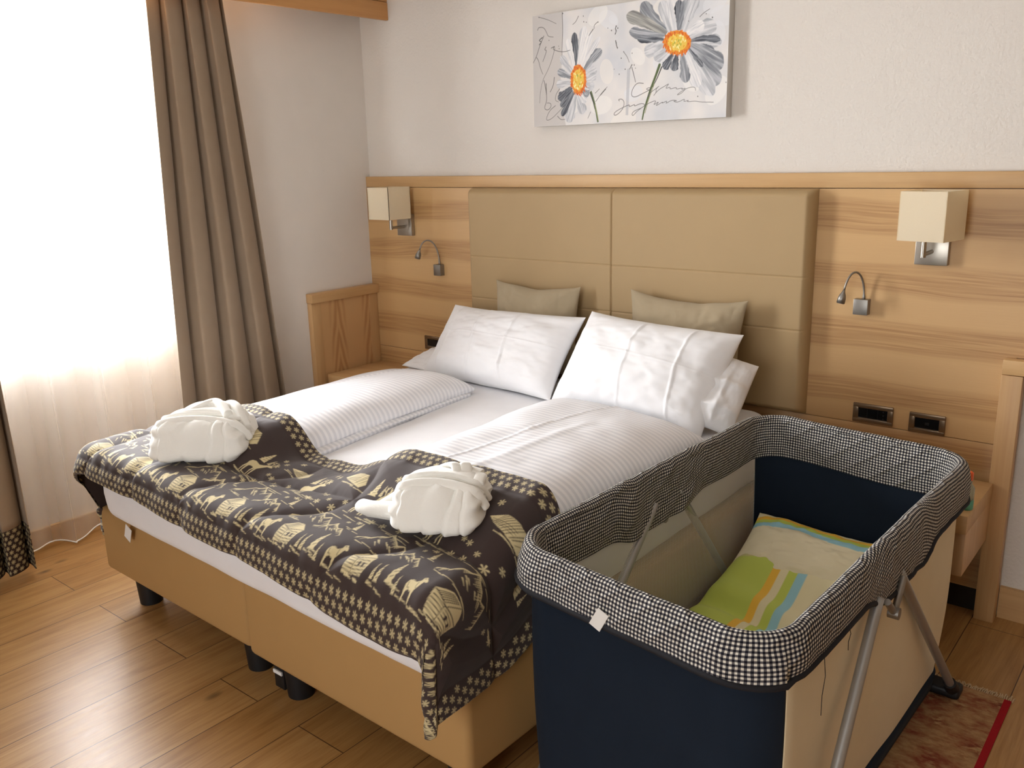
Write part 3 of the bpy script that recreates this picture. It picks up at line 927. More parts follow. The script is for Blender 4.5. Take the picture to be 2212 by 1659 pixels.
t = thing('canvas_picture', 'wide canvas painting of two grey daisies with orange centres on the wall', 'picture', ((CX0 + CX1) / 2, YW, CZ0))
o = Vector(((CX0 + CX1) / 2, YW, CZ0))
P = np.stack([CX0 + XX - o.x, np.full_like(XX, 3.1648) - o.y, CZ0 + YY - o.z], -1)
new_obj('painted_face', grid_mesh('painted_face', P, col=pt.a), vcol('acrylic_paint', 0.55, weave=260, wstr=0.25), t)
MB(o).box(CX0, CX1, 3.165, 3.208, CZ0, CZ1, 0.0012).build('stretcher_edge', plain('primed_canvas_edge', (206, 203, 198), 0.8, nscale=500), t)

# ------------------------------------------------------------------ curtains
# sheer
t = thing('sheer_curtain', 'white see-through curtain hanging across the whole window', 'curtain', (-3.78, 1.2, 0.02))
nu, nv = 900, 60
y = np.linspace(-0.2, 2.40, nu)
ph = y / 0.215 * 2 * np.pi + 1.2 * fbm(y * 3, y * 0, 2, 2)
def sheer_xyz(z):
    k = 0.55 + 0.45 * np.clip((2.35 - z) / 2.3, 0, 1)
    fold = np.sin(ph + 0.15 * np.sin(z * 2.0)) + 0.35 * np.sin(2 * ph + 1.1)
    return np.stack([-3.79 + 0.036 * k * fold, y + 0.030 * k * np.cos(ph + 0.5), np.full_like(y, z) + 0.012 * np.sin(ph * 0.5 + 1) * (z < 0.1)], -1)
zs = np.concatenate([[0.022, 0.03], np.linspace(0.06, 2.4, nv)])
P = np.stack([sheer_xyz(z) for z in zs]) - np.array([-3.78, 1.2, 0.02])
new_obj('voile', grid_mesh('voile', P), M['voile'], t)
hp = sheer_xyz(0.022) - np.array([-3.78, 1.2, 0.02])
MB().tube([tuple(q) for q in hp[::4]], 0.0035, 6).build('weighted_hem', M['hem'], t, smooth=True)


def drape(name_label, x, ytop, ybot, ztop, zbot, folds, seed, hem):
    t = thing('drape', name_label, 'curtain', (x, sum(ybot) / 2, zbot), group='taupe drapes')
    o = np.array([x, sum(ybot) / 2, zbot])
    nu, nv = 420, 90
    u = np.linspace(0, 1, nu); z = np.linspace(zbot, ztop, nv)
    U, Zz = np.meshgrid(u, z)
    k = (Zz - zbot) / (ztop - zbot)
    k2 = k ** 1.25
    Y0 = ybot[0] + (ytop[0] - ybot[0]) * k2; Y1 = ybot[1] + (ytop[1] - ybot[1]) * k2
    ph = U * folds * 2 * np.pi + 0.9 * fbm(U * 4, k * 1.2, seed, 2) + seed
    amp = 0.052 * (1 - 0.45 * k ** 3) * (0.75 + 0.5 * vnoise(U * folds, U * 0 + k * 0.8, seed))
    fold = 1 - 2 * np.abs(np.sin(ph * 0.5)) ** 1.0
    fold = -fold + 0.22 * np.sin(ph + 1.0)
    Xx = x + amp * fold
    Yy = Y0 + (Y1 - Y0) * U + 0.022 * np.cos(ph + 0.4) + 0.004 * fbm(U * 9, k * 3, seed + 4, 2)
    # pencil pleats under the heading tape
    pl = sstep(0.94, 1.0, k)
    Xx = Xx * (1 - pl * 0.6) + (x + 0.012 * np.sin(U * folds * 5 * 2 * np.pi)) * pl * 0.6
    P = np.stack([Xx, Yy, Zz], -1) - o
    if hem:
        cut = int(nv * hem / (ztop - zbot)) + 1
        zh = np.linspace(0, 1, 60)
        new_obj('cloth', grid_mesh('cloth', P[cut - 1:]), M['drape'], t)
        i = np.linspace(0, cut - 1, 70); i0 = np.floor(i).astype(int); f = (i - i0)[:, None, None]; i1 = np.minimum(i0 + 1, cut - 1)
        Ph = P[i0] * (1 - f) + P[i1] * f
        w_ = folds * 0.20; hgt = hem
        pp = Paint(w_, hgt, hgt / 69, (52, 38, 34))
        pp2 = Paint(w_, hgt, hgt / 69, (52, 38, 34))
        flake_rows(pp2, w_, hgt)
        ii = np.clip((np.linspace(0, 1, nu) * (pp2.nx - 1)).astype(int), 0, pp2.nx - 1)
        new_obj('patterned_hem', grid_mesh('patterned_hem', Ph, col=pp2.a[:70, ii]), vcol('hem_print', 0.9), t)
    else:
        new_obj('cloth', grid_mesh('cloth', P), M['drape'], t)
    for ch in t.children:
        sm = ch.modifiers.new('thickness', 'SOLIDIFY'); sm.thickness = 0.002
    return t


def flake(pp, x, y, r, c, rot=0.0):
    for k in range(6):
        a_ = rot + k * math.pi / 3
        dx, dy = math.cos(a_), math.sin(a_)
        pp.stroke([(x + dx * r * 0.2, y + dy * r * 0.2), (x + dx * r, y + dy * r)], r * 0.22, c, r * 0.44)


CREAM = lin((206, 190, 146))


def flake_rows(pp, w_, h_, y0=0.0, step=0.026, r=0.0072, x0=0.0):
    j = 0; y = y0 + step * 0.55
    while y < y0 + h_:
        x = x0 + (step / 2 if j % 2 else 0)
        while x < x0 + w_:
            flake(pp, x, y, r, CREAM, (j % 3) * 0.3)
            x += step
        y += step * 0.82; j += 1


drape('taupe drape on the right side of the window, beside the white corner wall', -3.475, (2.01, 2.325), (1.93, 2.50), 2.44, 0.03, 3.6, 3, 0.2)
drape('taupe drape with snowflake hem cut by the left edge of the photo', -3.62, (0.76, 1.25), (0.72, 1.305), 2.44, 0.035, 6.0, 8, 0.195)

# ------------------------------------------------------------------ bed
def box_spring(x0, x1, yf, yb, rz, label):
    cx, cy = (x0 + x1) / 2, (yf + yb) / 2
    t = thing('box_spring', label, 'bed base', (cx, cy, 0), rz, group='box springs')
    o = (cx, cy, 0)
    MB(o).box(x0, x1, yf, yb, 0.142, 0.3905, 0.022, 4).build('upholstered_box', M['box_fabric'], t)
    for lx in (x0 + 0.11, x1 - 0.11):
        for ly in (yf + 0.10, yb - 0.12):
            MB(o).tube([(lx, ly, 0), (lx, ly, 0.145)], [0.041, 0.05], 24).build('leg', M['black'], t)
    return t


bb = box_spring(-3.105, -2.172, 1.355, 3.115, R(-1.0), 'tan upholstered box spring base nearer the window')
box_spring(-2.158, -1.236, 1.325, 3.115, R(-1.0), 'tan upholstered box spring base beside the travel cot')
o = bb.location
MB(o).box(-2.862, -2.822, 1.333, 1.3345, 0.333, 0.388, rot=(0, R(24), 0)).build('care_label', M['white_tag'], bb)['label'] = 'white care label'
# small bracket on the floor under the bed
t = thing('bed_connector', 'small black connector with a white strip under the bed', 'bracket', (-2.136, 1.43, 0))
MB(t.location).box(-2.160, -2.112, 1.405, 1.445, 0, 0.10, 0.003).build('block', M['black'], t)
MB(t.location).box(-2.157, -2.115, 1.400, 1.4045, 0.052, 0.064).build('white_strip', M['white_tag'], t)['label'] = 'white strip'

# mattress with fitted sheet
t = thing('mattress', 'white double mattress with fitted sheet on the tan bases', 'mattress', (-2.16, 2.2, 0.392))
MX0, MX1, MZ0, MZ1 = -3.03, -1.262, 0.392, 0.636


def myf(x):
    return 1.325 - 0.05 * (x - MX0) / (MX1 - MX0)


nth, nz_ = 400, 40
hx, hy = (MX1 - MX0) / 2, (3.112 - 1.30) / 2
mcx, mcy = (MX0 + MX1) / 2, (3.112 + 1.30) / 2
loop = []
rc = 0.10
def rrect(hx, hy, r, n):
    """points and outward normals on a rounded rectangle, evenly spaced, starting at (-hx, -hy+r) going along the front"""
    segs = [(2 * (hx - r)), math.pi / 2 * r, 2 * (hy - r), math.pi / 2 * r] * 2
    segs = [math.pi / 2 * r, 2 * (hx - r), math.pi / 2 * r, 2 * (hy - r), math.pi / 2 * r, 2 * (hx - r), math.pi / 2 * r, 2 * (hy - r)]
    tot = sum(segs); out = []
    cs = [(-hx + r, -hy + r, math.pi), (hx - r, -hy + r, 1.5 * math.pi), (hx - r, hy - r, 0), (-hx + r, hy - r, 0.5 * math.pi)]
    for i in range(n):
        s_ = tot * i / n; k = 0
        while s_ > segs[k]:
            s_ -= segs[k]; k += 1
        c_ = cs[k // 2]
        if k % 2 == 0:
            a_ = c_[2] + s_ / r
            out.append((c_[0] + r * math.cos(a_), c_[1] + r * math.sin(a_), math.cos(a_), math.sin(a_)))
        else:
            a_ = c_[2] + math.pi / 2
            out.append((c_[0] + r * math.cos(a_) - math.sin(a_) * s_, c_[1] + r * math.sin(a_) + math.cos(a_) * s_, math.cos(a_), math.sin(a_)))
    return np.array(out), tot


rp, _ = rrect(hx, hy, rc, nth)
rows = []
prof = []
for k in range(13):
    a_ = -math.pi / 2 + math.pi / 2 * k / 12
    prof.append((-0.045 + 0.045 * math.cos(a_), MZ0 + 0.045 + 0.045 * math.sin(a_)))
for k in range(1, 8):
    prof.append((0.006 * math.sin(math.pi * k / 8), MZ0 + 0.045 + (MZ1 - MZ0 - 0.10) * k / 8))
for k in range(13):
    a_ = math.pi / 2 * k / 12
    prof.append((-0.055 + 0.055 * math.cos(a_), MZ1 - 0.055 + 0.055 * math.sin(a_)))
for sc in (0.2, 0.4, 0.6, 0.8, 0.92, 1.0):
    prof.append(('in', sc))
for pr in prof:
    if pr[0] == 'in':
        base = np.stack([rp[:, 0] - rp[:, 2] * 0.055, rp[:, 1] - rp[:, 3] * 0.055], -1) * (1 - pr[1])
        q = np.stack([base[:, 0], base[:, 1], np.full(nth, MZ1)], -1)
    else:
        wob = 0.004 * fbm(rp[:, 0] * 6 + 9, rp[:, 1] * 6 + pr[1] * 18 + 5, 4, 2) if pr[1] < 0.6 else 0
        q = np.stack([rp[:, 0] + rp[:, 2] * (pr[0] + wob), rp[:, 1] + rp[:, 3] * (pr[0] + wob), np.full(nth, pr[1])], -1)
    sk = -0.027 * (q[:, 0] / hx) * (q[:, 1] < 0)
    q[:, 1] += sk * np.clip(-q[:, 1] / hy, 0, 1)
    q[:, 0] += mcx; q[:, 1] += mcy
    rows.append(q)
P = np.stack(rows) - np.array(t.location)
new_obj('fitted_sheet', grid_mesh('fitted_sheet', P, closed_u=True), M['sheet'], t)


# soft slabs: duvets
def slab_cushion(name, quad, z0, h, mat, root, org, seed, n=(150, 190), ridge=None, puff=0.02, pw=(5, 7), sag=None, topcol=None, taper=None):
    """rounded cloth slab over the quad (front-left, front-right, back-right, back-left), lying on z0"""
    nu, nv = n
    u = np.sin(np.linspace(-1, 1, nu) * np.pi / 2); v = np.sin(np.linspace(-1, 1, nv) * np.pi / 2)
    U, V = np.meshgrid(u, v)
    q = np.array(quad, float); a, b = (U + 1) / 2, (V + 1) / 2
    wob = 0.008 * fbm(a * 5 + seed, b * 5, seed, 2)
    X = (q[0, 0] * (1 - a) + q[1, 0] * a) * (1 - b) + (q[3, 0] * (1 - a) + q[2, 0] * a) * b
    Y = (q[0, 1] * (1 - a) + q[1, 1] * a) * (1 - b) + (q[3, 1] * (1 - a) + q[2, 1] * a) * b
    X = X + wob; Y = Y + wob * 0.7
    e = np.clip(1 - np.abs(U) ** pw[0], 0, 1) ** 0.5 * np.clip(1 - np.abs(V) ** pw[1], 0, 1) ** 0.5
    top = h * e + puff * e * (0.6 * (1 - U ** 2) * (1 - V ** 2) + 0.5 * fbm(X * 3.5, Y * 3.5, seed + 1, 3))
    if ridge is not None:
        top = top + ridge(X, Y) * e
    drop = 0.0
    if taper:
        top = top * (taper[0] + (1 - taper[0]) * sstep(0.0, 0.75, a)); drop = taper[1] * sstep(0.28, 0.0, a)
    mid = z0 + h * 0.32
    T = np.stack([X, Y, z0 + 0.012 + top - drop], -1)
    B = np.stack([X, Y, np.where(X > -2.985, z0, z0 + 0.012 - 0.012 * e - drop)], -1)
    # close underneath: mirror rows below, walking back
    P = np.concatenate([T, B[::-1][1:-1]], 0)
    me = grid_mesh(name, P - np.array(org), closed_v=True)
    bm = bmesh.new(); bm.from_mesh(me); bmesh.ops.remove_doubles(bm, verts=bm.verts, dist=1e-5)
    bmesh.ops.holes_fill(bm, edges=[e_ for e_ in bm.edges if e_.is_boundary]); bmesh.ops.recalc_face_normals(bm, faces=bm.faces)
    bm.to_mesh(me); bm.free()
    return new_obj(name, me, mat, root)


def ridge_line(p0, p1, amp, wd, amp2=0.0):
    p0 = np.array(p0); p1 = np.array(p1); d_ = p1 - p0; L = np.hypot(*d_); e = d_ / L

    def f(X, Y):
        s_ = ((X - p0[0]) * e[0] + (Y - p0[1]) * e[1]); q_ = (X - p0[0]) * -e[1] + (Y - p0[1]) * e[0]
        q_ = q_ + 0.012 * np.sin(s_ * 7)
        m_ = sstep(-0.02, 0.05, s_) * sstep(L + 0.02, L - 0.05, s_)
        return m_ * (amp * np.exp(-(q_ / wd) ** 2) + amp2 * (q_ > 0) * np.exp(-np.clip(q_, 0, 9) / 0.06))
    return f


SH = MZ1 + 0.0
t = thing('duvet', 'folded white striped duvet on the window side of the bed', 'duvet', (-2.7, 2.1, SH), group='folded striped duvets')
slab_cushion('folded_duvet', [(-3.035, 1.58), (-2.31, 1.58), (-2.40, 2.66), (-3.025, 2.70)], SH + 0.012, 0.078, M['damask'], t, t.location, 21,
             ridge=ridge_line((-2.78, 1.7), (-2.72, 2.62), 0.005, 0.007, -0.012), taper=(0.30, 0.02))
slab_cushion('under_fold', [(-2.75, 1.60), (-2.28, 1.60), (-2.385, 2.62), (-2.75, 2.62)], SH, 0.010, M['damask'], t, t.location, 22, n=(60, 90), puff=0.004)
t = thing('duvet', 'folded white striped duvet on the cot side of the bed', 'duvet', (-1.65, 2.1, SH), group='folded striped duvets')
r1 = ridge_line((-1.74, 1.75), (-1.62, 2.62), 0.0045, 0.010, -0.006); r2 = ridge_line((-1.64, 1.65), (-1.55, 2.30), 0.0035, 0.020)
slab_cushion('folded_duvet', [(-1.93, 1.56), (-1.29, 1.54), (-1.30, 2.60), (-1.98, 2.68)], SH, 0.085, M['damask'], t, t.location, 23, ridge=lambda X, Y: r1(X, Y) + r2(X, Y), puff=0.03)


# pillows
def pillow(name, center, right, up, w, h, T, mat, root, seed, creases=(), pinch=0.10, n=110, noise_amp=0.012, sag=0.0, p=2.6):
    c_ = np.array(center, float); r_ = np.array(right, float); r_ /= np.linalg.norm(r_)
    u_ = np.array(up, float); u_ -= r_ * (u_ @ r_); u_ /= np.linalg.norm(u_); n_ = np.cross(r_, u_)
    g = np.sin(np.linspace(-1, 1, n) * np.pi / 2)
    U, V = np.meshgrid(g, g)
    # outline pulled in between the corners
    ox = 1 - pinch * (1 - V ** 2) ** 1.0 * 0.6; oy = 1 - pinch * (1 - U ** 2) * (1.0 + 0.25 * fbm(U * 2 + seed, V * 0, seed, 2))
    th = (np.clip(1 - np.abs(U) ** p, 0, 1) * np.clip(1 - np.abs(V) ** p, 0, 1)) ** 0.55
    edge = np.clip(1 - np.maximum(np.abs(U), np.abs(V)) ** 8, 0, 1)
    wr = noise_amp * fbm(U * 3.0 + seed, V * 3.0, seed, 3) + 0.5 * noise_amp * fbm(U * 9 + seed, V * 2.5, seed + 2, 2) * (1 - th)
    wr = wr * edge
    cr = 0
    for (kind, pos, amp, wd) in creases:
        q_ = (U if kind == 'v' else V) - pos - 0.03 * np.sin((V if kind == 'v' else U) * 2.1 + seed)
        cr = cr + amp * np.exp(-(q_ / wd) ** 2) * edge
    X = U * ox * w / 2; Y = V * oy * h / 2 - sag * (1 - U ** 2) * (V > 0) * V
    F = T / 2 * th + wr + cr; B = -T / 2 * th + wr * 0.5
    def pos(Zv):
        return c_ + X[..., None] * r_ + Y[..., None] * u_ + Zv[..., None] * n_
    P = np.concatenate([pos(F), pos(B)[::-1][1:-1]], 0)
    org = np.array(root.location) if root is not None else np.zeros(3)
    me = grid_mesh(name, P - org, closed_v=True)
    bm = bmesh.new(); bm.from_mesh(me); bmesh.ops.remove_doubles(bm, verts=bm.verts, dist=1e-5)
    bmesh.ops.holes_fill(bm, edges=[e_ for e_ in bm.edges if e_.is_boundary]); bmesh.ops.recalc_face_normals(bm, faces=bm.faces)
    bm.to_mesh(me); bm.free()
    return new_obj(name, me, mat, root)


t = thing('cushion', 'small olive linen cushion behind the left white pillow', 'cushion', (-2.375, 3.04, 0.66), group='olive linen cushions')
pillow('cover', (-2.375, 3.052, 0.855), (1, 0.0, 0.0), (0, 0.10, 1), 0.47, 0.40, 0.11, M['linen'], t, 31, pinch=0.13)
t = thing('cushion', 'small olive linen cushion behind the right white pillow', 'cushion', (-1.63, 3.04, 0.66), group='olive linen cushions')
pillow('cover', (-1.635, 3.045, 0.862), (1, 0.0, -0.015), (0, 0.10, 1), 0.51, 0.40, 0.12, M['linen'], t, 35, pinch=0.15)

t = thing('pillow', 'white pillow leaning on the headboard on the window side', 'pillow', (-2.42, 2.85, SH), group='white pillows')
pillow('pillowcase', (-2.43, 2.86, 0.790), (1.0, -0.09, 0.03), (0.02, 0.62, 0.78), 0.80, 0.385, 0.20, M['pillow'], t, 41, creases=(('v', -0.22, 0.006, 0.016), ('v', 0.30, 0.007, 0.016), ('h', 0.12, 0.0025, 0.012), ('v', -0.72, 0.005, 0.02)), pinch=0.10, noise_amp=0.012, n=190)
pillow('case_flap', (-2.85, 2.90, 0.680), (1.0, -0.09, 0.0), (0.02, 0.8, 0.2), 0.26, 0.22, 0.05, M['pillow'], t, 43, pinch=0.05, n=50)
t = thing('pillow', 'fat white pillow with loose case end leaning on the headboard beside the cot', 'pillow', (-1.65, 2.80, SH), group='white pillows')
pillow('pillowcase', (-1.675, 2.80, 0.804), (1.0, -0.10, -0.02), (-0.05, 0.60, 0.78), 0.70, 0.42, 0.24, M['pillow'], t, 47, creases=(('v', -0.02, 0.0045, 0.014), ('v', 0.60, 0.004, 0.016), ('h', 0.1, 0.002, 0.012)), pinch=0.08, noise_amp=0.012, n=190)
pillow('case_end', (-1.355, 2.79, 0.772), (0.85, 0.25, -0.25), (-0.25, 0.60, 0.72), 0.20, 0.30, 0.10, M['pillow'], t, 49, creases=(('h', 0.15, 0.012, 0.10), ('v', 0.2, 0.010, 0.14), ('h', -0.5, 0.01, 0.1)), pinch=0.03, n=70, noise_amp=0.010)

# ------------------------------------------------------------------ patterned throw
RES = 0.0021
XA, XB, RR = -2.985, -1.303, 0.05
RL = 0.12      # start of the bend over the bed's left and right edge
DL, DRt = 0.365, 0.275                # how far it hangs below the top, left and right
arc = RR * math.pi / 2; arcL = RL * math.pi / 2
LU = (DL - RL) + arcL + (XB - XA) + arc + (DRt - RR)
RF = 0.05
FH = 0.10
LV = (FH - RF) + RF * math.pi / 2 + 0.425
BW = 0.068
pp = Paint(LU, LV, RES, (56, 43, 40))
DARK = np.array(lin((56, 43, 40)))
r2 = np.random.default_rng(5)


def T_(pts, ox, oy, sc, mir=1):
    return [(ox + mir * x * sc, oy + y * sc) for x, y in pts]


def ram(ox, oy, s, mir=1):
    body = [(0, .52), (.05, .68), (.2, .74), (.42, .70), (.55, .78), (.62, .95), (.72, 1.02), (.84, .98), (.93, .84), (.88, .78), (.78, .80), (.74, .62), (.68, .48), (.62, .42), (.60, .22), (.56, 0), (.50, 0), (.51, .22), (.48, .36), (.30, .38), (.20, .34), (.17, .2), (.10, 0), (.04, 0), (.08, .2), (.06, .34)]
    pp.poly(T_(body, ox, oy, s, mir), CREAM)
    pp.stroke(T_([(.74, 1.02), (.66, 1.1), (.58, 1.02), (.6, .9), (.68, .9)], ox, oy, s, mir), s * .07, CREAM)
    pp.stroke(T_([(.1, .6), (.16, .45), (.3, .42)], ox, oy, s, mir), s * .025, DARK)
    pp.stroke(T_([(.56, .72), (.6, .55), (.66, .5)], ox, oy, s, mir), s * .025, DARK)
    hill(ox + mir * s * .5, oy - s * .05, s * 1.5)


def deer(ox, oy, s, mir=1):
    body = [(0, .50), (.04, .62), (.18, .68), (.45, .64), (.58, .72), (.70, .86), (.82, .94), (.98, .88), (1.02, .82), (.92, .78), (.80, .76), (.72, .60), (.64, .46), (.60, .40), (.60, .2), (.58, 0), (.54, 0), (.54, .22), (.52, .38), (.46, .2), (.46, 0), (.42, 0), (.41, .22), (.42, .38), (.28, .40), (.18, .36), (.16, .2), (.14, 0), (.10, 0), (.10, .2), (.1, .34), (.04, .2), (.02, 0), (-.02, 0), (-.01, .22), (.03, .38)]
    pp.poly(T_(body, ox, oy, s, mir), CREAM)
    for x0, y0, x1, y1 in ((.82, .94, .72, 1.22), (.77, 1.06, .66, 1.12), (.75, 1.14, .80, 1.26), (.86, .93, .96, 1.2), (.90, 1.04, 1.03, 1.1), (.93, 1.12, .88, 1.24)):
        pp.stroke(T_([(x0, y0), (x1, y1)], ox, oy, s, mir), s * .03, CREAM)
    hill(ox + mir * s * .5, oy - s * .06, s * 1.7)


def hill(cx_, cy_, w_, c=None):
    c = CREAM if c is None else c
    k = max(3, int(w_ / 0.02))
    for i in range(k):
        a_ = cx_ + r2.uniform(-.5, .45) * w_; l_ = w_ * r2.uniform(.15, .4); b_ = cy_ + r2.uniform(-.05, .05) * w_ - (a_ - cx_) * 0.12
        pp.stroke([(a_, b_), (a_ + l_, b_ - l_ * .16)], 0.0026, c, 0.0012)


def tree(ox, oy, h_, w_=None):
    w_ = h_ * .42 if w_ is None else w_
    L = []; Rr = []
    n_ = 6
    for i in range(n_):
        y_ = i / n_ * h_; ww = w_ * (1 - i / n_) * .5
        L += [(ox - ww * (1 + .25 * r2.uniform(-1, 1)), oy + y_), (ox - ww * .62, oy + y_ + h_ / n_ * .55)]
        Rr += [(ox + ww * (1 + .25 * r2.uniform(-1, 1)), oy + y_), (ox + ww * .62, oy + y_ + h_ / n_ * .55)]
    pp.poly(L + [(ox, oy + h_)] + Rr[::-1], CREAM)
    for i in range(4):
        y_ = oy + h_ * (.15 + .17 * i); pp.stroke([(ox - w_ * .12, y_), (ox + w_ * .16, y_ + h_ * .06)], 0.0016, DARK)


def chalet(ox, oy, w_, mir=1):
    s = w_
    roofp = [(-.02, .52), (.30, .86), (.66, .90), (1.02, .58), (1.0, .28), (.92, .06), (.10, .0), (.05, .30)]
    pp.poly(T_(roofp, ox, oy, s, mir), CREAM)
    pp.stroke(T_([(.02, .50), (.44, .40), (1.0, .56)], ox, oy, s, mir), s * .03, DARK)
    pp.stroke(T_([(.44, .40), (.46, .05)], ox, oy, s, mir), s * .018, DARK)
    pp.stroke(T_([(.66, .88), (.48, .44)], ox, oy, s, mir), s * .022, DARK)
    for i in range(6):
        f_ = i / 6
        pp.stroke(T_([(.10 + .34 * f_, .50 - .06 * f_), (.34 + .26 * f_, .82 + .03 * f_)], ox, oy, s, mir), s * .022, DARK)
    for i in range(5):
        y_ = .08 + .075 * i
        pp.stroke(T_([(.08, y_ + .0), (.44, y_ - .02)], ox, oy, s, mir), s * .022, DARK)
        pp.stroke(T_([(.50, y_ - .02), (.94, y_ + .03)], ox, oy, s, mir), s * .022, DARK)
    for i in range(2):
        a_ = .60 + .17 * i
        pp.poly(T_([(a_, .22), (a_ + .08, .23), (a_ + .08, .34), (a_, .33)], ox, oy, s, mir), DARK)
    for i in range(4):
        hill(ox + mir * s * r2.uniform(0, 1), oy - s * .03, s * .5)


def mountain(ox, oy, w_, h_, mir=1):
    ridge = [(0, .10), (.10, .22), (.20, .30), (.30, .62), (.40, .74), (.46, 1.0), (.52, .78), (.60, .66), (.68, .50), (.78, .66), (.86, .44), (.94, .20), (1.0, .04)]
    q = T_([(a_, b_ + .03 * r2.uniform(-1, 1)) for a_, b_ in ridge], 0, 0, 1)
    q = [(ox + mir * a_ * w_, oy + b_ * h_) for a_, b_ in q]
    pp.stroke(q, 0.0030, CREAM, 0.0024)
    for i in range(len(q) - 1):
        for f_ in np.linspace(0.1, 0.9, 4):
            x_ = q[i][0] * (1 - f_) + q[i + 1][0] * f_; y_ = q[i][1] * (1 - f_) + q[i + 1][1] * f_
            if r2.uniform() < 0.75:
                l_ = r2.uniform(.08, .26) * h_
                pp.stroke([(x_, y_), (x_ - mir * l_ * .45, y_ - l_)], 0.0030, CREAM, 0.0006)
    for i in range(7):
        a_ = r2.uniform(.34, .72); x_ = ox + mir * a_ * w_; y_ = oy + h_ * r2.uniform(.2, .5); l_ = h_ * r2.uniform(.15, .3)
        pp.stroke([(x_, y_), (x_ + mir * l_ * .8, y_ - l_ * .8)], 0.0034, CREAM, 0.001)


def bigchalet(ox, oy, w_, mir=1):
    s = w_
    pp.poly(T_([(-.25, .42), (.30, .62), (.80, .60), (1.02, .20), (.86, .02), (.52, .10), (.0, .28)], ox, oy, s, mir), CREAM)
    pp.stroke(T_([(.82, .58), (.54, .12)], ox, oy, s, mir), s * .02, DARK)
    for i in range(8):
        f_ = i / 8
        pp.stroke(T_([(.0 + .52 * f_, .30 - .17 * f_), (.26 + .5 * f_, .59 + .0 * f_)], ox, oy, s, mir), s * .018, DARK)
    for i in range(3):
        f_ = .25 + .22 * i
        pp.stroke(T_([(-.1 + .64 * 0, .40 + .16 * f_ - .12), (.62, .14 + .36 * f_)], ox, oy, s, mir), s * .010, DARK)
    pp.stroke(T_([(.62, .15), (.86, .50)], ox, oy, s, mir), s * .022, DARK)
    pp.stroke(T_([(.72, .12), (.92, .36)], ox, oy, s, mir), s * .012, DARK)
    hill(ox + mir * s * .1, oy + s * .12, s * 1.1); hill(ox + mir * s * .7, oy - s * .02, s * .8)


# border of snowflakes all round
for (w_, h_, x_, y_) in ((LU, BW, 0, 0), (LU, BW, 0, LV - BW), (BW, LV, 0, 0), (BW, LV, LU - BW, 0)):
    flake_rows(pp, w_, h_, y_, 0.026, 0.0070, x_ + 0.012)
PU = 0.282
nrep = int((LU - 2 * BW) / PU) + 2
for k in range(nrep):
    u0 = BW + 0.012 + k * PU
    def ok(x):
        return x < LU - BW - 0.05
    if ok(u0 + .05): ram(u0 + .005, BW + 0.018, 0.052)
    if ok(u0 + .15): chalet(u0 + .075, BW + 0.022, 0.078)
    if ok(u0 + .19):
        tree(u0 + .180, BW + .03, .030); tree(u0 + .197, BW + .028, .038)
        hill(u0 + .19, BW + .02, .08)
    if ok(u0 + .26): tree(u0 + .236, BW + .035, .06); tree(u0 + .262, BW + .022, .032); hill(u0 + .25, BW + .03, .1)
    v1 = BW + 0.115
    if ok(u0 + .2): mountain(u0 + .02, v1, .165, .075)
    if ok(u0 + .28): mountain(u0 + .15, v1 - .018, .11, .05)
    if ok(u0 + .12): hill(u0 + .07, v1 - .012, .10); hill(u0 + .20, v1 + .075, .09); flake(pp, u0 + .215, v1 + .055, .006, CREAM); flake(pp, u0 + .245, v1 + .068, .007, CREAM)
    if ok(u0 + .27): tree(u0 + .262, v1 + .03, .045); hill(u0 + .255, v1 + .025, .07)
    v2 = BW + 0.205
    if ok(u0 + .26): deer(u0 + .165, v2 + 0.01, 0.085)
    for a_, b_, r_ in ((.03, .0, .009), (.06, .025, .007), (.09, .005, .01), (.115, .04, .007), (.02, .045, .008), (.27, .0, .009), (.28, .05, .007)):
        if ok(u0 + a_): flake(pp, u0 + a_, v2 + b_, r_, CREAM, a_ * 30)
    if ok(u0 + .14): hill(u0 + .08, v2 - .02, .13)
    v3 = BW + 0.285
    if ok(u0 + .16): bigchalet(u0 + .04, v3 + .012, .085)
    if ok(u0 + .21): tree(u0 + .19, v3, .055, .034); tree(u0 + .218, v3 + .004, .036)
    for a_, b_, r_ in ((.25, .02, .01), (.265, .05, .008), (.235, .065, .008), (.02, .09, .009)):
        if ok(u0 + a_): flake(pp, u0 + a_, v3 + b_, r_, CREAM, a_ * 30)
    if LV < 0.62: continue
    v4 = BW + 0.372
    if ok(u0 + .24): mountain(u0 + .22, v4, .15, .06, -1)
    if ok(u0 + .28): ram(u0 + .275, v4 + .02, 0.052, -1)
    if ok(u0 + .08): tree(u0 + .04, v4 + .01, .045)
    v5 = BW + 0.445
    if ok(u0 + .14): chalet(u0 + .06, v5 - .005, .075)
    if ok(u0 + .22): hill(u0 + .2, v5 + .02, .12); tree(u0 + .215, v5 + .02, .032)

S_, T2 = np.meshgrid(pp.xs, pp.ys)


def bend(d_, r):
    """distance past the start of a bend -> (outwards, down)"""
    a_ = np.clip(d_ / r, 0, math.pi / 2)
    out = np.where(d_ < 0, d_, r * np.sin(a_)); dn = np.where(d_ < 0, 0, r * (1 - np.cos(a_)))
    ex = np.clip(d_ - r * math.pi / 2, 0, None)
    return out + ex * 0.03, dn + ex


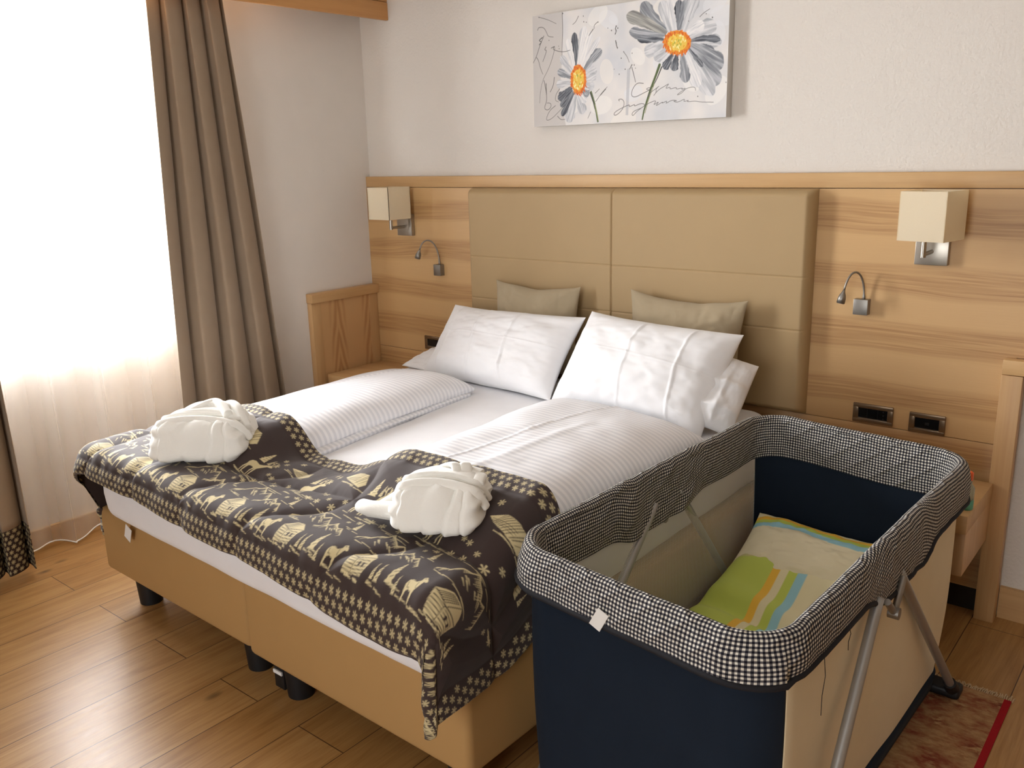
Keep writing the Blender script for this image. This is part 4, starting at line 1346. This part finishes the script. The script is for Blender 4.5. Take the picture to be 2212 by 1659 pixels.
sL = (DL - RL) + arcL
sR = sL + (XB - XA)
dl = sL - S_; dr_ = S_ - sR
oL, dnL = bend(dl, RL); oR, dnR = bend(dr_, RR)
Xt = np.where(S_ < (sL + sR) / 2, XA - oL, XB + oR)
dnX = np.where(S_ < (sL + sR) / 2, dnL, dnR)
tF = (FH - RF) + RF * math.pi / 2
oF, dnF = bend(tF - T2, RF)
uu = (S_ - 0) / LU
yf = 1.345 - 0.085 * uu + 0.075 * np.clip(dnL / 0.25, 0, 1) * (S_ < 1) + 0.010 * fbm(S_ * 3, S_ * 0, 12, 2)
Yt = yf - oF
hang = np.clip(dnX / 0.3, 0, 1)
Yt = Yt + 0.02 * hang * fbm(S_ * 2, T2 * 5, 14, 2)
# lift by the duvets beneath
bl = sstep(-3.03, -2.60, Xt) * sstep(-2.24, -2.42, Xt); br_ = sstep(-2.06, -1.74, Xt) * sstep(-1.16, -1.30, Xt)
top = MZ1 + 0.014 + (0.100 * bl + 0.112 * br_) * sstep(1.38, 1.68, Yt)
dn = dnX + dnF * (0.84 + 0.20 * sstep(0.25, 0.5, uu) + 0.45 * sstep(0.6, 0.84, uu)) * (1 - 0.85 * hang)
# quilting seams, wrinkles
seam = np.full_like(S_, 9.0)
for k in range(-2, 12):
    x_ = 0.10 + k * 0.345
    d1 = np.abs(S_ - x_ - 0.10 * np.sin((T2 - 0.1) * 5.2) - 0.05 * np.sin(T2 * 11 + k))
    seam = np.minimum(seam, d1)
for v_ in (BW, LV - BW):
    seam = np.minimum(seam, np.abs(T2 - v_) * 1.1)
for u_ in (BW, LU - BW):
    seam = np.minimum(seam, np.abs(S_ - u_) * 1.1)
seam = np.minimum(seam, np.abs(T2 - 0.30 - 0.03 * np.sin(S_ * 5)) * 1.6)
puff = 0.013 * (1 - np.exp(-(seam / 0.035) ** 1.2)) + 0.004 * fbm(S_ * 7, T2 * 7, 17, 3) + 0.0035 * fbm(S_ * 26, T2 * 10, 18, 2) * np.exp(-seam / 0.05)
edge_d = np.minimum(np.minimum(S_, LU - S_), np.minimum(T2, LV - T2))
thick = 0.012 * sstep(0, 0.012, edge_d)
Zt = top - dn
# crude normals for the puff direction
Pg = np.stack([Xt, Yt, Zt], -1)
du = np.gradient(Pg, axis=1); dv = np.gradient(Pg, axis=0)
nn = np.cross(du, dv); nn /= np.maximum(np.linalg.norm(nn, axis=-1, keepdims=True), 1e-9)
Pt = Pg + nn * (puff + thick)[..., None]
t = thing('bed_throw', 'dark brown quilted throw with alpine animal print across the foot of the bed', 'throw', (-2.16, 1.6, MZ1))
og = np.array(t.location)
new_obj('printed_cover', grid_mesh('printed_cover', Pt - og, col=pp.a), vcol('alpine_print', 0.85, sheen=0.15, weave=500, wstr=0.15), t)
st8 = 4
Pb = (Pg + nn * 0.001)[::st8, ::st8]
new_obj('lining', grid_mesh('lining', Pb - og, flip=True), plain('brown_lining', (58, 45, 41), 0.9), t)


# ------------------------------------------------------------------ folded bathrobes
def superq(w, d, h, e, nu=120, nv=80, seed=0, ev=None):
    """rounded box standing on z=0, as (nv, nu, 3)"""
    th = np.linspace(0, 2 * np.pi, nu, endpoint=False); ph = np.linspace(-np.pi / 2, np.pi / 2, nv)
    TH, PH = np.meshgrid(th, ph)
    f = lambda a_: np.sign(a_) * np.abs(a_) ** e
    g = lambda a_: np.sign(a_) * np.abs(a_) ** (ev or e)
    X = w / 2 * g(np.cos(PH)) * f(np.cos(TH)); Y = d / 2 * g(np.cos(PH)) * f(np.sin(TH)); Z = h / 2 * g(np.sin(PH)) + h / 2
    return X, Y, Z, TH, PH


def robe(loc, rz, w, d, h, label, seed, sleeve, lumps, lump_scale=1.0):
    # rest it on the throw
    near = (np.abs(Pt[..., 0] - loc[0]) < w * .42) & (np.abs(Pt[..., 1] - loc[1]) < d * .42)
    loc = (loc[0], loc[1], float(np.percentile(Pt[near][:, 2], loc[2])))
    lumps = [([(q_[0] * lump_scale, q_[1] * lump_scale, q_[2] * h / 0.138) for q_ in pa_], w_ * lump_scale, t_ * lump_scale) for pa_, w_, t_ in lumps]
    t = thing('bathrobe', label, 'bathrobe', loc, rz, group='folded bathrobes')
    X, Y, Z, TH, PH = superq(w, d, h, 0.42, 320, 180, seed, 0.50)
    f = Z / h
    # slanting front: the pile leans back towards the top, bulging low down
    Y2 = Y + 0.30 * d * f * (Y < 0) * (-Y / (d / 2)) + 0.0
    bul = 1 + 0.06 * np.sin(np.pi * np.clip(f, 0, 1))
    X2 = X * bul * (1 - 0.16 * f) + 0.012 * fbm(Z * 18 + seed, Y * 8, seed + 3, 2); Y2 = Y2 * bul
    nrm = np.stack([X / (w / 2) ** 2, Y / (d / 2) ** 2, (Z - h / 2) / (h / 2) ** 2], -1)
    nrm /= np.maximum(np.linalg.norm(nrm, axis=-1, keepdims=True), 1e-9)
    dsp = 0.007 * fbm(X * 14 + seed, Z * 9 + Y * 8, seed, 3)
    fr = np.clip(-Y / (d / 2), 0, 1)
    # pressed folds running down the front
    for x_, sl, am in ((-0.06 * w, 0.10, 0.009), (0.20 * w, 0.30, 0.010), (0.36 * w, 0.10, 0.007), (-0.36 * w, -0.2, 0.006)):
        q_ = X - x_ - sl * (Z - h * .5)
        dsp = dsp + am * (0.5 * np.tanh(q_ / 0.004) * np.exp(-(q_ / 0.05) ** 2) - 0.5 * np.exp(-((q_ + 0.004) / 0.004) ** 2)) * fr
    # layers of cloth seen from the side
    dsp = dsp + 0.005 * np.sin(Z / h * 2 * np.pi * 3.2 + 1.5 * np.sin(X * 9)) * np.clip(np.abs(X) / (w / 2), 0, 1) ** 3
    P = np.stack([X2, Y2, Z], -1) + nrm * dsp[..., None]
    P[..., 2] = np.maximum(P[..., 2], 0.0)
    new_obj('folded_body', grid_mesh('folded_body', P, closed_u=True), M['terry'], t)
    # belt across the front top edge
    bl_ = []; nb = []
    for s_ in np.linspace(-1, 1, 41):
        a_ = abs(s_)
        x_ = s_ * w * 0.5 * (1.03 if a_ < .8 else 1.04)
        x_ = np.clip(x_, -w * .515, w * .515)
        y_ = -d * .14 + d * .05 * np.cos(s_ * 2) + d * .45 * max(0, a_ - .72)
        z_ = h * (.985 - .22 * a_ ** 2.5 - 1.6 * max(0, a_ - .80))
        bl_.append((x_, y_, z_)); nb.append((s_ ** 5 * 1.2, -.75, .75))
    MB().ribbon(bl_, nb, 0.026, 0.008).build('belt', M['terry'], t, smooth=True)
    bl2 = [(x_ * 0.98, y_ + 0.036, z_ + 0.008) for x_, y_, z_ in bl_]
    MB().ribbon(bl2, nb, 0.018, 0.008).build('collar_edge', M['terry'], t, smooth=True)
    # gathered collar and lapels folded on top
    for i, (path, wd_, th_) in enumerate(lumps):
        pv = [Vector(q_) for q_ in path]
        fine = []
        for k in range(len(pv) - 1):
            p0 = pv[max(k - 1, 0)]; p1 = pv[k]; p2 = pv[k + 1]; p3 = pv[min(k + 2, len(pv) - 1)]
            for f_ in np.linspace(0, 1, 9)[:-1]:
                fine.append(0.5 * ((2 * p1) + (p2 - p0) * f_ + (2 * p0 - 5 * p1 + 4 * p2 - p3) * f_ ** 2 + (3 * p1 - p0 - 3 * p2 + p3) * f_ ** 3))
        fine.append(pv[-1])
        MB().ribbon(fine, [(q_.x * 2.0, q_.y * 2.5 - .1, .9) for q_ in fine], wd_, th_).build('collar_fold', M['terry'], t, smooth=True)
        ob_ = t.children[-1] if t.children else None
    for ch in COL.objects:
        if ch.parent == t and (ch.name.startswith('collar') or ch.name.startswith('belt')) and not ch.modifiers:
            ss = ch.modifiers.new('soft', 'SUBSURF'); ss.levels = 2; ss.render_levels = 2
    if sleeve:
        pts = [Vector(p_) for p_ in sleeve[0]]; rad = sleeve[1]
        MB().tube(pts, rad, 20).build('sleeve', M['terry'], t, smooth=True)
        for ch in COL.objects:
            if ch.parent == t and ch.name.startswith('sleeve'):
                for v_ in ch.data.vertices:
                    v_.co.z = 0.008 + (v_.co.z - 0.008) * 0.72
    return t


robe((-2.525, 1.470, 25), R(33), 0.325, 0.245, 0.132, 'folded white bathrobe on the throw nearer the window', 61,
     None,
     [([(-.155, .02, .085), (-.10, .03, .128), (.0, .04, .142), (.10, .03, .130), (.155, .03, .09)], .060, .020),
      ([(-.12, .065, .10), (-.05, .07, .142), (.04, .065, .152), (.11, .065, .130), (.150, .05, .09)], .045, .024),
      ([(-.08, .10, .11), (-.01, .09, .150), (.05, .05, .160), (.10, .0, .138)], .034, .022),
      ([(.02, .11, .12), (.07, .085, .152), (.12, .04, .142), (.16, .0, .09)], .036, .022),
      ([(-.05, .03, .14), (.0, .06, .160), (.03, .09, .156), (.03, .12, .11)], .030, .020),
      ([(.06, .10, .135), (.10, .07, .140), (.135, .03, .118)], .040, .020),
      ([(.11, .10, .11), (.145, .06, .105), (.17, .03, .06), (.18, .04, .015)], .05, .020)], 0.95)
robe((-1.472, 1.490, 40), R(24), 0.242, 0.215, 0.120, 'folded white bathrobe with one sleeve sticking out, nearer the cot', 67,
     ([(-.06, .02, .03), (-.14, .00, .03), (-.20, .01, .025), (-.235, .03, .022), (-.25, .035, .018)], [.034, .032, .028, .024, .010]),
     [([(-.12, .03, .09), (-.08, .035, .128), (.02, .04, .138), (.09, .035, .126), (.12, .03, .09)], .075, .012),
      ([(-.15, .07, .015), (-.13, .06, .07), (-.07, .07, .115), (.02, .08, .130), (.09, .08, .12)], .070, .020),
      ([(-.055, .10, .11), (-.02, .085, .142), (.02, .065, .156), (.035, .04, .140)], .030, .010),
      ([(.005, .105, .115), (.03, .09, .146), (.05, .07, .156), (.055, .045, .135)], .034, .009),
      ([(-.20, .04, .012), (-.16, .05, .04), (-.12, .05, .075)], .050, .018),
      ([(.075, .10, .11), (.095, .06, .132), (.10, .01, .128)], .036, .010)], 0.95)

# ------------------------------------------------------------------ travel cot
cotc = np.array([-0.844, 2.036])
t = thing('travel_cot', 'travel cot with gingham rim and navy ends standing beside the bed', 'cot', (cotc[0], cotc[1], 0))
og = np.array([cotc[0], cotc[1], 0.0])
HX, HY, RCc = 0.329, 0.642, 0.105
NP = 720
rp, per = rrect(HX, HY, RCc, NP)
ds = per / NP


def cotmap(q):
    """cot plan -> room: slight turn and skew of the sagging frame"""
    x, y = q[..., 0], q[..., 1]
    a_ = R(-1.65)
    X = x * math.cos(a_) - y * math.sin(a_) ; Y = x * math.sin(a_) + y * math.cos(a_)
    Y = Y - 0.0286 * (x / HX) * (y < 0) * (-y / HY) - 0.031 * (x / HX) * (y >= 0) * (y / HY)
    return X, Y


RZ = 0.750
sidey = rp[:, 1]
onlong = np.abs(rp[:, 2]) > 0.98
hump = np.exp(-(rp[:, 1] / 0.17) ** 2) * onlong        # flaps over the hinges
hump2 = sstep(0.25, 0.12, np.abs(rp[:, 1])) * onlong
front = (rp[:, 3] < -0.5)
seg = []
nin, nout, nt_ = 18, 18, 9
Hin = 0.125 + 0.035 * hump2 + 0.005 * np.sin(np.arange(NP) * 0.05)
Hout = 0.071 + 0.018 * sstep(-0.6, 0.2, rp[:, 1] / HY) + 0.032 * hump2
rows = []; uvs = []
vlen = np.zeros(NP)
prev = None
sec = []
for k in range(nin):
    f_ = k / (nin - 1); sec.append(('i', f_))
for k in range(1, nt_ + 1):
    sec.append(('t', k / nt_))
for k in range(1, nout):
    sec.append(('o', k / (nout - 1)))
lump = 0.006 * fbm(np.arange(NP) * 0.05, np.zeros(NP), 5, 2) + 0.006 * hump2
for kind, f_ in sec:
    if kind == 'i':
        off = np.full(NP, -0.017); z = RZ - 0.016 - Hin * (1 - f_)
        wv = 0.008 * fbm(np.arange(NP) * ds * 9, np.full(NP, f_ * 2.0), 8, 3) * (0.4 + hump2) - 0.006 * np.sin(np.pi * f_)
        off = off + wv + 0.004
    elif kind == 't':
        a_ = math.pi * (1 - f_)
        off = np.full(NP, 0.017 * math.cos(a_)); z = RZ - 0.016 + (0.017 + lump * 0.4) * math.sin(a_)
    else:
        off = np.full(NP, 0.017) + 0.005 * math.sin(math.pi * f_) + 0.006 * f_ + 0.012 * f_ * (1 - hump2)* front + 0.006 * fbm(np.arange(NP) * ds * 10, np.full(NP, f_ * 2.0 + 7), 9, 3) * (0.5 + 0.8 * hump2)
        z = RZ - 0.016 - Hout * f_
    X, Y = cotmap(np.stack([rp[:, 0] + rp[:, 2] * off, rp[:, 1] + rp[:, 3] * off], -1))
    cur = np.stack([X, Y, z * np.ones(NP)], -1)
    if prev is not None:
        vlen = vlen + np.linalg.norm(cur - prev, axis=-1)
    prev = cur
    rows.append(cur); uvs.append(np.stack([np.arange(NP) * ds, vlen.copy()], -1))
P = np.stack(rows); UV = np.stack(uvs)
# repeat the first column so that the cloth coordinates do not wrap
P = np.concatenate([P, P[:, :1]], 1); UVl = UV[:, :1].copy(); UVl[..., 0] = per; UV = np.concatenate([UV, UVl], 1)
rim = new_obj('rim_cover', grid_mesh('rim_cover', P, uv=UV), M['gingham'], t)
bot = P[-1]
MB().tube([tuple(q + np.array((0, 0, -0.004))) for q in bot[::4]], 0.0065, 8).build('piping', plain('black_binding', (24, 24, 30), 0.85), t, smooth=True)
s_ = rp[:, 0]
# body walls under the rim
zb, zt = 0.045, RZ - 0.05


def wall(name, sel, mat, inset_b=0.018, thick=0.003, zbot=zb, bulge=0.0, ncol=None):
    q = rp[sel]; nvv = 40
    rows = []; uvs = []
    for k in range(nvv):
        f_ = k / (nvv - 1); z = zbot + (zt - zbot) * f_
        off = -0.004 - inset_b * (1 - f_) + bulge * np.sin(np.pi * f_) + 0.004 * fbm(np.arange(len(q)) * ds * 4, np.full(len(q), f_ * 1.5), len(name), 2)
        X, Y = cotmap(np.stack([q[:, 0] + q[:, 2] * off, q[:, 1] + q[:, 3] * off], -1))
        rows.append(np.stack([X, Y, np.full(len(q), z)], -1)); uvs.append(np.stack([np.arange(len(q)) * ds, np.full(len(q), z)], -1))
    o_ = new_obj(name, grid_mesh(name, np.stack(rows), uv=np.stack(uvs)), mat, t)
    if thick:
        sm = o_.modifiers.new('thickness', 'SOLIDIFY'); sm.thickness = thick; sm.offset = 0
    return o_


idx = np.arange(NP)
left = (rp[:, 0] < -HX + 0.012) & (np.abs(rp[:, 1]) < HY - 0.06) & (np.arange(NP) > NP // 2)
right = (rp[:, 0] > HX - 0.006) & (np.abs(rp[:, 1]) < HY - 0.05)
il = idx[left]; ir = idx[right]
# the loop starts at the front left corner: order front, right, back, left
def arcsel(a, b):
    return np.arange(a, b + 1) % NP
# left side is at the end of the loop
fr_sel = arcsel(il.max(), NP + ir.min()) if il.max() > ir.max() else arcsel(0, ir.min())
bk_sel = arcsel(ir.max(), il.min())
wall('end_panel', fr_sel, M['navy'], bulge=0.01)
wall('end_panel', bk_sel, M['navy'])
wall('side_panel', arcsel(ir.min(), ir.max()), M['cream'], zbot=0.085, bulge=0.012)['label'] = 'cream fabric side'
wall('net_side', arcsel(il.min(), il.max()), M['net'], thick=0)['label'] = 'see-through netting side'
# navy floor tray with the thin mattress
q = []
for z, off in ((0.03, -0.05), (0.035, -0.02), (0.09, -0.012), (0.10, -0.02), (0.10, -0.6)):
    rr_ = rp.copy(); k_ = max(0.0, 1 + off / HX) if off < -0.1 else 1
    X, Y = cotmap(np.stack([(rp[:, 0] + (rp[:, 2] * off if k_ == 1 else 0)) * (1 if k_ == 1 else 0.0), (rp[:, 1] + (rp[:, 3] * off if k_ == 1 else 0)) * (1 if k_ == 1 else 0.0)], -1))
    q.append(np.stack([X, Y, np.full(NP, z)], -1))
new_obj('floor_tray', grid_mesh('floor_tray', np.stack(q), closed_u=True), M['navy'], t)
rpm, _ = rrect(HX - 0.035, HY - 0.035, 0.09, 240)
q = []
for z, k_ in ((0.10, 0.96), (0.115, 1.0), (0.235, 1.0), (0.25, 0.96), (0.25, 0.0)):
    X, Y = cotmap(rpm[:, :2] * k_)
    q.append(np.stack([X, Y, np.full(240, z)], -1))
new_obj('cot_mattress', grid_mesh('cot_mattress', np.stack(q), closed_u=True), M['cream'], t)


def leg(p0, p1, foot_dir):
    p0 = Vector(p0); p1 = Vector(p1); d_ = (p1 - p0).normalized()
    o_ = MB(og).tube([p0, p0 + d_ * 0.03, p1 - d_ * 0.05, p1 - d_ * 0.03], 0.0125, 14).build('leg', M['tube'], t, smooth=True)
    f = MB(og)
    f.box(p1.x - 0.11, p1.x + 0.022, p1.y - 0.032, p1.y + 0.032, 0.008, 0.038, 0.010, 3)
    f.tube([p1 - d_ * 0.075, p1 - d_ * 0.02], [0.018, 0.021], 14)
    if foot_dir > 0:
        for v_ in f.bm.verts:
            v_.co.x = 2 * p1.x - v_.co.x
    f.build('foot', M['black'], o_)
    return o_


leg((-0.498, 1.845, 0.645), (-0.470, 1.30, 0.02), -1)
leg((-0.498, 1.995, 0.645), (-0.470, 2.605, 0.02), -1)
leg((-1.165, 2.03, 0.645), (-1.192, 1.47, 0.02), 1)
leg((-1.165, 2.16, 0.645), (-1.192, 2.72, 0.02), 1)
# hinge links under the flaps
for sx_, x_ in ((1, -0.484), (-1, -1.176)):
    yo = 0.0 if sx_ > 0 else 0.17
    h_ = MB(og)
    for (ya, za), (yb_, zb_) in (((1.862, 0.632), (1.925, 0.578)), ((1.925, 0.578), (1.98, 0.645))):
        h_.tube([(x_, ya + yo, za), (x_, yb_ + yo, zb_)], 0.008, 10)
    h_.tube([(x_ - 0.012, 1.925 + yo, 0.578), (x_ + 0.012, 1.925 + yo, 0.578)], 0.014, 14)
    h_.build('hinge', M['nickel'], t)
# sewn tag and loose threads, hanging from the lower edge of the rim
def rim_at(x, y):
    q_ = bot + og
    i_ = int(np.argmin((q_[:, 0] - x) ** 2 + (q_[:, 1] - y) ** 2))
    return q_[i_]
tg = rim_at(-0.90, 1.39)
MB(og).box(tg[0] - 0.014, tg[0] + 0.014, tg[1] - 0.012, tg[1] - 0.010, tg[2] - 0.004, tg[2] + 0.036, 0, rot=(R(-14), R(24), 0)).build('sewn_tag', M['white_tag'], t)['label'] = 'small white tag'
for k, (y0, l_) in enumerate(((1.53, 0.13), (1.66, 0.05))):
    x_, y0, z0 = rim_at(-0.48, y0)
    MB(og).tube([(x_, y0, z0), (x_ + 0.004, y0 + .004, z0 - l_ * .4), (x_ + 0.003, y0 - .004, z0 - l_ * .7), (x_ + 0.006, y0 - .012, z0 - l_)], 0.0008, 6).build('loose_thread', M['black'], t)

# cot bedding
RESB = 0.0035
bx0, bx1, by0, by1 = -1.128, -0.575, 1.52, 2.53
bp = Paint(bx1 - bx0, by1 - by0, RESB, (178, 192, 84))
XX, YY = np.meshgrid(bp.xs, bp.ys)
GREEN = lin((196, 210, 98)); CRM = lin((236, 226, 186)); ORG = lin((240, 192, 74)); BLU = lin((158, 206, 218))
bp.a[:] = GREEN
def strip(a_, b_, c_):
    kk = (by1 - by0)
    m_ = (XX > (a_ + 0.00 - bx0)) & (XX <= (b_ - bx0))
    bp.a[m_] = c_
strip(-0.962, -0.938, ORG); strip(-0.938, -0.912, CRM); strip(-0.912, -0.886, GREEN); strip(-0.886, -0.858, BLU); strip(-0.858, -0.3, CRM)
bp.poly([(0.03 + .05 * math.cos(a_) * (1 + .2 * math.sin(4 * a_)) + .05, 0.94 + .035 * math.sin(a_)) for a_ in np.linspace(0, 6.2, 30)], lin((206, 200, 140)))
bp.poly([(0.085, .52), (0.14, .50), (0.15, .54), (0.11, .555), (.06, .545)], lin((222, 200, 120)))
bp.poly([(0.095, .525), (0.135, .512), (0.14, .535), (0.11, .545)], lin((232, 186, 70)))
t = thing('baby_duvet', 'lime green and cream striped baby duvet lying in the travel cot', 'duvet', ((bx0 + bx1) / 2, (by0 + by1) / 2, 0.25))
fa, fb = XX / (bx1 - bx0), YY / (by1 - by0)
e = np.clip(1 - np.abs(fa * 2 - 1) ** 6, 0, 1) ** .5 * np.clip(1 - np.abs(fb * 2 - 1) ** 14, 0, 1) ** .5
Z = 0.252 + e * (0.052 + 0.012 * fbm(XX * 5, YY * 4, 71, 3))
vq = (YY + by0) - 2.20 + 0.25 * (XX - 0.15)
Z = Z - e * 0.026 * np.exp(-(vq / 0.035) ** 2) + e * 0.016 * np.exp(-((vq - 0.06) / 0.04) ** 2)
Z = Z + 0.085 * sstep(2.22, 2.50, YY + by0) * e
P = np.stack([XX + bx0, YY + by0 + 0.02 * fbm(XX * 4, YY * 2, 75, 2), Z], -1) - np.array(t.location)
o_ = new_obj('printed_cover', grid_mesh('printed_cover', P, col=bp.a), vcol('baby_print', 0.85, sheen=0.1, weave=500), t)
sm = o_.modifiers.new('thickness', 'SOLIDIFY'); sm.thickness = 0.006; sm.offset = -1

t = thing('baby_pillow', 'cream baby pillow with blue, green and orange edge stripes in the cot', 'pillow', (-0.85, 2.46, 0.25))
po = pillow('pillowcase', (-0.850, 2.505, 0.342), (1, -0.02, -0.03), (0, 0.80, 0.42), 0.54, 0.30, 0.15, vcol('baby_pillow_print', 0.85, weave=500), t, 81, pinch=0.07, n=150, noise_amp=0.018)
me = po.data
nvv = len(me.vertices); co = np.empty(nvv * 3); me.vertices.foreach_get('co', co); co = co.reshape(-1, 3) + np.array(t.location)
up_ = np.array([0, .80, .42]); up_ /= np.linalg.norm(up_)
hh = (co - np.array([-0.85, 2.505, 0.342])) @ up_ + 0.01 * np.sin(co[:, 0] * 14)
cc = np.ones((nvv, 4), np.float32)
cc[:, :3] = lin((236, 226, 194))
for a_, b_, c_ in ((0.070, 0.092, BLU), (0.092, 0.108, GREEN), (0.108, 0.125, ORG), (0.125, 0.3, CRM)):
    m_ = (hh > a_) & (hh <= b_); cc[m_, :3] = c_
at = me.color_attributes.new('Col', 'FLOAT_COLOR', 'POINT'); at.data.foreach_set('color', cc.ravel())

# ------------------------------------------------------------------ bottle on the right nightstand
t = thing('baby_bottle', 'small clear bottle with orange cap and green bottom on the right nightstand', 'bottle', (-0.536, 2.850, 0.505))
o = t.location
def lathe(name, prof, mat, root):
    x_, y_ = root.location.x, root.location.y
    return MB(root.location).tube([(x_, y_, z) for r_, z in prof], [r_ for r_, z in prof], 24).build(name, mat, root, smooth=True)
m, nt, b = newmat('clear_plastic')
setin(b, nt, Base_Color=lin4((206, 220, 214)), Roughness=0.2)
b.inputs['Transmission Weight'].default_value = 0.7
b.inputs['IOR'].default_value = 1.2
lathe('body', [(0.016, 0.535), (0.019, 0.54), (0.019, 0.575), (0.010, 0.59), (0.009, 0.60)], m, t)
lathe('green_bottom', [(0.017, 0.505), (0.0195, 0.508), (0.0195, 0.536)], plain('teal_plastic', (96, 168, 140), 0.35), t)
lathe('cap', [(0.0105, 0.600), (0.011, 0.602), (0.011, 0.624), (0.006, 0.628)], plain('orange_plastic', (240, 104, 44), 0.4), t)

# ------------------------------------------------------------------ rug
t = thing('rug', 'worn red oriental rug with red edge under the travel cot', 'rug', (-0.66, 2.0, 0))
MB(t.location).box(-0.98, -0.325, 1.2, 2.672, 0.0005, 0.007, 0.002).build('pile', M['rug'], t)
f = MB(t.location)
for k in range(120):
    x_ = -0.978 + 0.655 * k / 119
    f.tube([(x_, 2.670, 0.004), (x_ + rng.uniform(-.004, .004), 2.688, 0.003), (x_ + rng.uniform(-.006, .006), 2.702 + rng.uniform(-.006, .006), 0.002)], 0.0022, 5)
fo = f.build('fringe', M['fringe'], t)
fo['kind'] = 'stuff'
